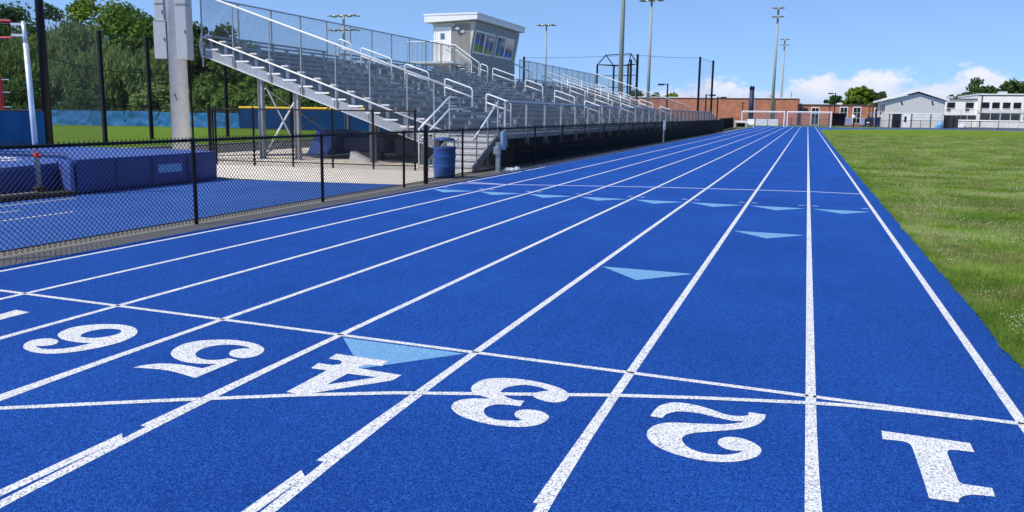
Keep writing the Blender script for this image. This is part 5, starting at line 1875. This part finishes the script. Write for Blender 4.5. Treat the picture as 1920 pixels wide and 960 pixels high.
# ================================================================ cream school block on the right
cw = thing('cream_building', 'cream two storey building with dark square windows at the right border', 'building', (35, 180, 0))
MB().span(24.5, 31.2, 178, 200, 0, 5.4).build('wall', 'wall_cream', cw)
MB().span(31.2, 60, 177.6, 200, 0, 6.35).build('wall', 'wall_cream', cw)
MB().span(24.4, 31.15, 177.85, 200.1, 5.4, 5.6).build('coping', 'coping_dark', cw)
MB().span(31.1, 60.2, 177.45, 200.1, 6.35, 6.58).build('coping', 'trim_white', cw)
MB().span(31.2, 60, 177.5, 177.58, 6.2, 6.33).build('fascia', 'coping_dark', cw)
MB().span(31.75, 31.9, 177.4, 177.58, .2, 6.3).build('downpipe', 'coping_dark', cw)
def win(a, b_, z0, z1, y, cols, rows, nm='window'):
    w = MB().span(a, b_, y - .05, y - .005, z0, z1).build(nm, 'steel_black', cw)
    for c in range(cols):
        for r_ in range(rows):
            pw, ph = (b_ - a) / cols, (z1 - z0) / rows
            MB().span(a + pw * c + .05, a + pw * (c + 1) - .05, y - .065, y - .05, z0 + ph * r_ + .05, z0 + ph * (r_ + 1) - .05).build('pane', 'window_dark', w)
    MB().span(a - .05, b_ + .05, y - .1, y - .052, z0 - .1, z0 - .01).build('sill', 'trim_white', w)


for a in (25.95, 29.2):
    win(a, a + 1.4, 3.75, 4.85, 178, 2, 2)
    win(a, a + .68, 3.18, 3.62, 178, 1, 1)
for a in (31.95, 33.7, 35.5, 37.3, 39.1, 40.9, 42.7):
    win(a, a + 1.28, 3.75, 4.9, 177.6, 2, 2)
for i in range(4):
    win(31.9 + i * 1.72, 31.9 + i * 1.72 + 1.6, 1.45, 2.75, 177.6, 2, 2)
for i in range(3):
    win(39.2 + i * 1.9, 40.9 + i * 1.9, 1.45, 2.75, 177.6, 2, 2)
for i in range(2):
    win(27.9 + i * 1.8, 29.6 + i * 1.8, 1.48, 2.35, 178, 3, 1)
MB().span(31.3, 60, 177.5, 177.58, 2.85, 3.3).build('band', 'wall_pale', cw)
for x, w in ((27.2, 1.2), (36.5, 1.6), (42.0, 1.2)):
    MB().bbox((x, 184, (5.85 if x < 31 else 6.85)), (w, 1.2, .6), .05).build('roof_unit', 'cabinet_grey', cw)
MB().span(24.6, 31.1, 177.86, 177.98, 5.22, 5.36).build('gutter', 'cabinet_grey', cw)

# fences and rails before the cream building
tf = thing('chain_link_fence', 'tall thin grey fence before the cream building', 'fence', (30, 160, 0))
fence_run(tf, [(22.5, 159.5), (44, 161)], 3.2, 'galvanised', 2.95, .035, pitch=.2, wr=.004)
pts = [(CX + (RO + 1.8) * math.cos(math.radians(a)), BEND_FAR + (RO + 1.8) * math.sin(math.radians(a))) for a in range(136, 65, -5)]
cf = thing('chain_link_fence', 'low black fence round the far bend of the track', 'fence', (pts[0][0], pts[0][1], 0))
fence_run(cf, pts, 1.25, 'steel_black', 4.2, .04, pitch=.14, wr=.004)
wr_ = thing('pipe_rail', 'white pipe rail at bench height before the cream building', 'rail', (33, 166, 0))
MB().tube((25.5, 165, 1.28), (39, 166.5, 1.28), .14, n=8).build('pipe', 'rail_white', wr_)
for i in range(7):
    x = 25.6 + 2.2 * i
    MB().tube((x, 165 + 1.5 * i / 6, 0), (x, 165 + 1.5 * i / 6, 1.28), .05, n=6).build('post', 'rail_white', wr_)
bn2 = thing('barrel', 'light blue plastic barrel beside the grey shed', 'barrel', (20.6, 146.5, 0))
MB().lathe((20.6, 146.5, 0), [(.38, 0), (.42, .1), (.40, .5), (.43, .55), (.40, .6), (.36, 1.05), (.3, 1.12), (.02, 1.13)], 14).build('barrel_body', 'bin_cyan', bn2, True)
MB().bbox((20.1, 146.6, .2), (.5, .5, .4), .05).build('tray', 'bin_cyan', bn2)
cv = thing('service_gate', 'dark open gate panels between the shed and the cream building', 'gate', (22.6, 151, 0))
for i in range(3):
    x = 21.7 + i * .75
    MB().span(x, x + .7, 150.9, 150.95, .1, 2.2).build('panel', 'car_glass', cv)
    MB().tube((x - .02, 150.85, 0), (x - .02, 150.85, 2.3), .05, n=6).build('post', 'steel_black', cv)
rk = thing('boulder', 'pale rock at the foot of the tall grey fence', 'rock', (24.4, 150, 0))
mb = MB()
vs, fs = [], []
for i in range(6):
    for j in range(9):
        th, ph = math.pi * i / 5, 2 * math.pi * j / 9
        r_ = .62 * (1 + .25 * mnoise.noise(Vector((i * .9, math.cos(ph) * 1.5, math.sin(ph) * 1.5))))
        vs.append((24.4 + r_ * math.sin(th) * math.cos(ph), 150 + r_ * math.sin(th) * math.sin(ph), .35 + r_ * .8 * math.cos(th)))
for i in range(5):
    for j in range(9):
        fs.append((i * 9 + j, i * 9 + (j + 1) % 9, (i + 1) * 9 + (j + 1) % 9, (i + 1) * 9 + j)[::-1])
mb.add(vs, fs).build('rock', 'banner_white', rk)

# small things in the yard between the brick wing and the shed
car = thing('parked_car', 'black car parked before the brick wing left of the shed', 'car', (10.2, 155, 0))
body = [(-1.9, .35), (1.9, .35), (1.95, .75), (1.7, .95), (1.1, 1.0), (.75, 1.45), (-.9, 1.5), (-1.5, 1.0), (-1.9, .9)]
MB().extrude([(10.2 + a * .42, 155.8 + 0, z_) for a, z_ in body], (0, -1.7, 0)).build('body', 'car_black', car)
for dx in (-.55, .55):
    for dy in (-.02, 1.72):
        MB().tube((10.2 + dx, 154.1 + dy - .1, .32), (10.2 + dx, 154.1 + dy + .1, .32), .32, n=14).build('wheel', 'tyre', car)
MB().span(9.95, 10.4, 154.06, 154.09, .62, .82).build('number_plate', 'letter_white', car)
MB().span(9.75, 10.65, 154.07, 154.095, 1.08, 1.36).build('window', 'car_glass', car)
for i, (x, w, z0, z1, mt, lab) in enumerate(((6.9, 1.1, .3, 1.45, 'sign_violet', 'violet grey board right of the black screen'), (9.2, .7, .3, 1.5, 'sign_violet', 'violet grey board beside the black car'))):
    b2 = thing('notice_board', lab, 'board', (x, 153, 0))
    MB().span(x - w / 2, x + w / 2, 153, 153.06, z0, z1).build('panel', mt, b2)
    for dx in (-w / 2 + .05, w / 2 - .05):
        MB().tube((x + dx, 153.1, 0), (x + dx, 153.1, z1), .04, n=6).build('leg', 'steel_black', b2)
bk = thing('basketball_hoop', 'white round topped hoop stand before the brick wing windows', 'hoop', (7.75, 154, 0))
MB().tube((7.75, 154, 0), (7.75, 154, 1.5), .05, n=6).build('post', 'steel_black', bk)
MB().lathe((7.75, 154, 1.5), [(.02, -.02), (.30, .0), (.34, .25), (.28, .5), (.02, .55)], 12).build('head', 'rail_white', bk)
cp = thing('canopy', 'blue canopy with a white edge left of the grey shed', 'canopy', (12.3, 158, 0))
MB().extrude([(10.2, 156.5, 2.2), (14.6, 156.5, 3.0), (14.6, 156.5, 3.12), (10.2, 156.5, 2.32)], (0, 3, 0)).build('roof', 'canopy_blue', cp)
for x in (10.3, 11.7, 13.1):
    MB().span(x, x + 1.2, 159.0, 159.06, .05, 1.7).build('wall_panel', 'canopy_blue', cp)
    MB().tube((x, 156.6, 0), (x, 156.6, 2.25 + (x - 10.2) * .18), .06, n=6).build('post', 'steel_black', cp)
MB().span(12.3, 13.4, 156.3, 156.5, 1.75, 2.1).build('edge_box', 'trim_white', cp)

# trees above the school roofs
G4 = 'trees behind the school buildings'
tree('deciduous_tree', 'bright green tree above the brick wing left of the shed', 12.4, 228, 10.2, 3.4, 'leaf_lime', 71, 3000, .34, base=.05, group=G4)
tree('deciduous_tree', 'dark green tree touching the shed roof on its left', 15.9, 230, 9.2, 3.0, 'leaf_dark', 72, 2600, .34, base=.05, group=G4)
tree('deciduous_tree', 'darker tree between the bright tree and the shed roof', 18.3, 232, 8.2, 2.4, 'leaf_dark', 73, 2200, .32, base=.05, group=G4)
tree('deciduous_tree', 'grey green tree behind the lamp with the left arm', 6.3, 232, 7.5, 3.2, 'leaf_dark', 74, 2400, .34, base=.05, group=G4)
tree('deciduous_tree', 'round full tree above the cream building', 40.2, 228, 11.3, 4.4, 'leaf_dark', 75, 4200, .36, base=.1, group=G4)
tree('deciduous_tree', 'low green treetop between the shed and the round tree', 34.6, 228, 8.0, 3.0, 'leaf_mid', 76, 2400, .34, base=.05, group=G4)
tree('deciduous_tree', 'open dark tree at the right border above the cream roof', 48.6, 228, 12.0, 4.4, 'leaf_dark', 77, 2600, .36, base=.1, group=G4)
tree('deciduous_tree', 'tall dark tree cut by the right border', 54.5, 230, 13.5, 4.8, 'leaf_dark', 78, 3400, .36, base=.1, group=G4)
tree('deciduous_tree', 'small yellow green treetop behind the far bleacher end', -33, 205, 7.2, 3.0, 'leaf_lime', 79, 1500, .34, base=.05, group=G4)
tree('deciduous_tree', 'small dark treetop left of the lamp above the far bleacher end', -37.5, 205, 7.4, 2.4, 'leaf_dark', 80, 1300, .34, base=.05, group=G4)
tree('deciduous_tree', 'small dark treetop beside the tall floodlight pole', -42.5, 205, 8.0, 2.4, 'leaf_dark', 81, 1200, .34, base=.05, group=G4)
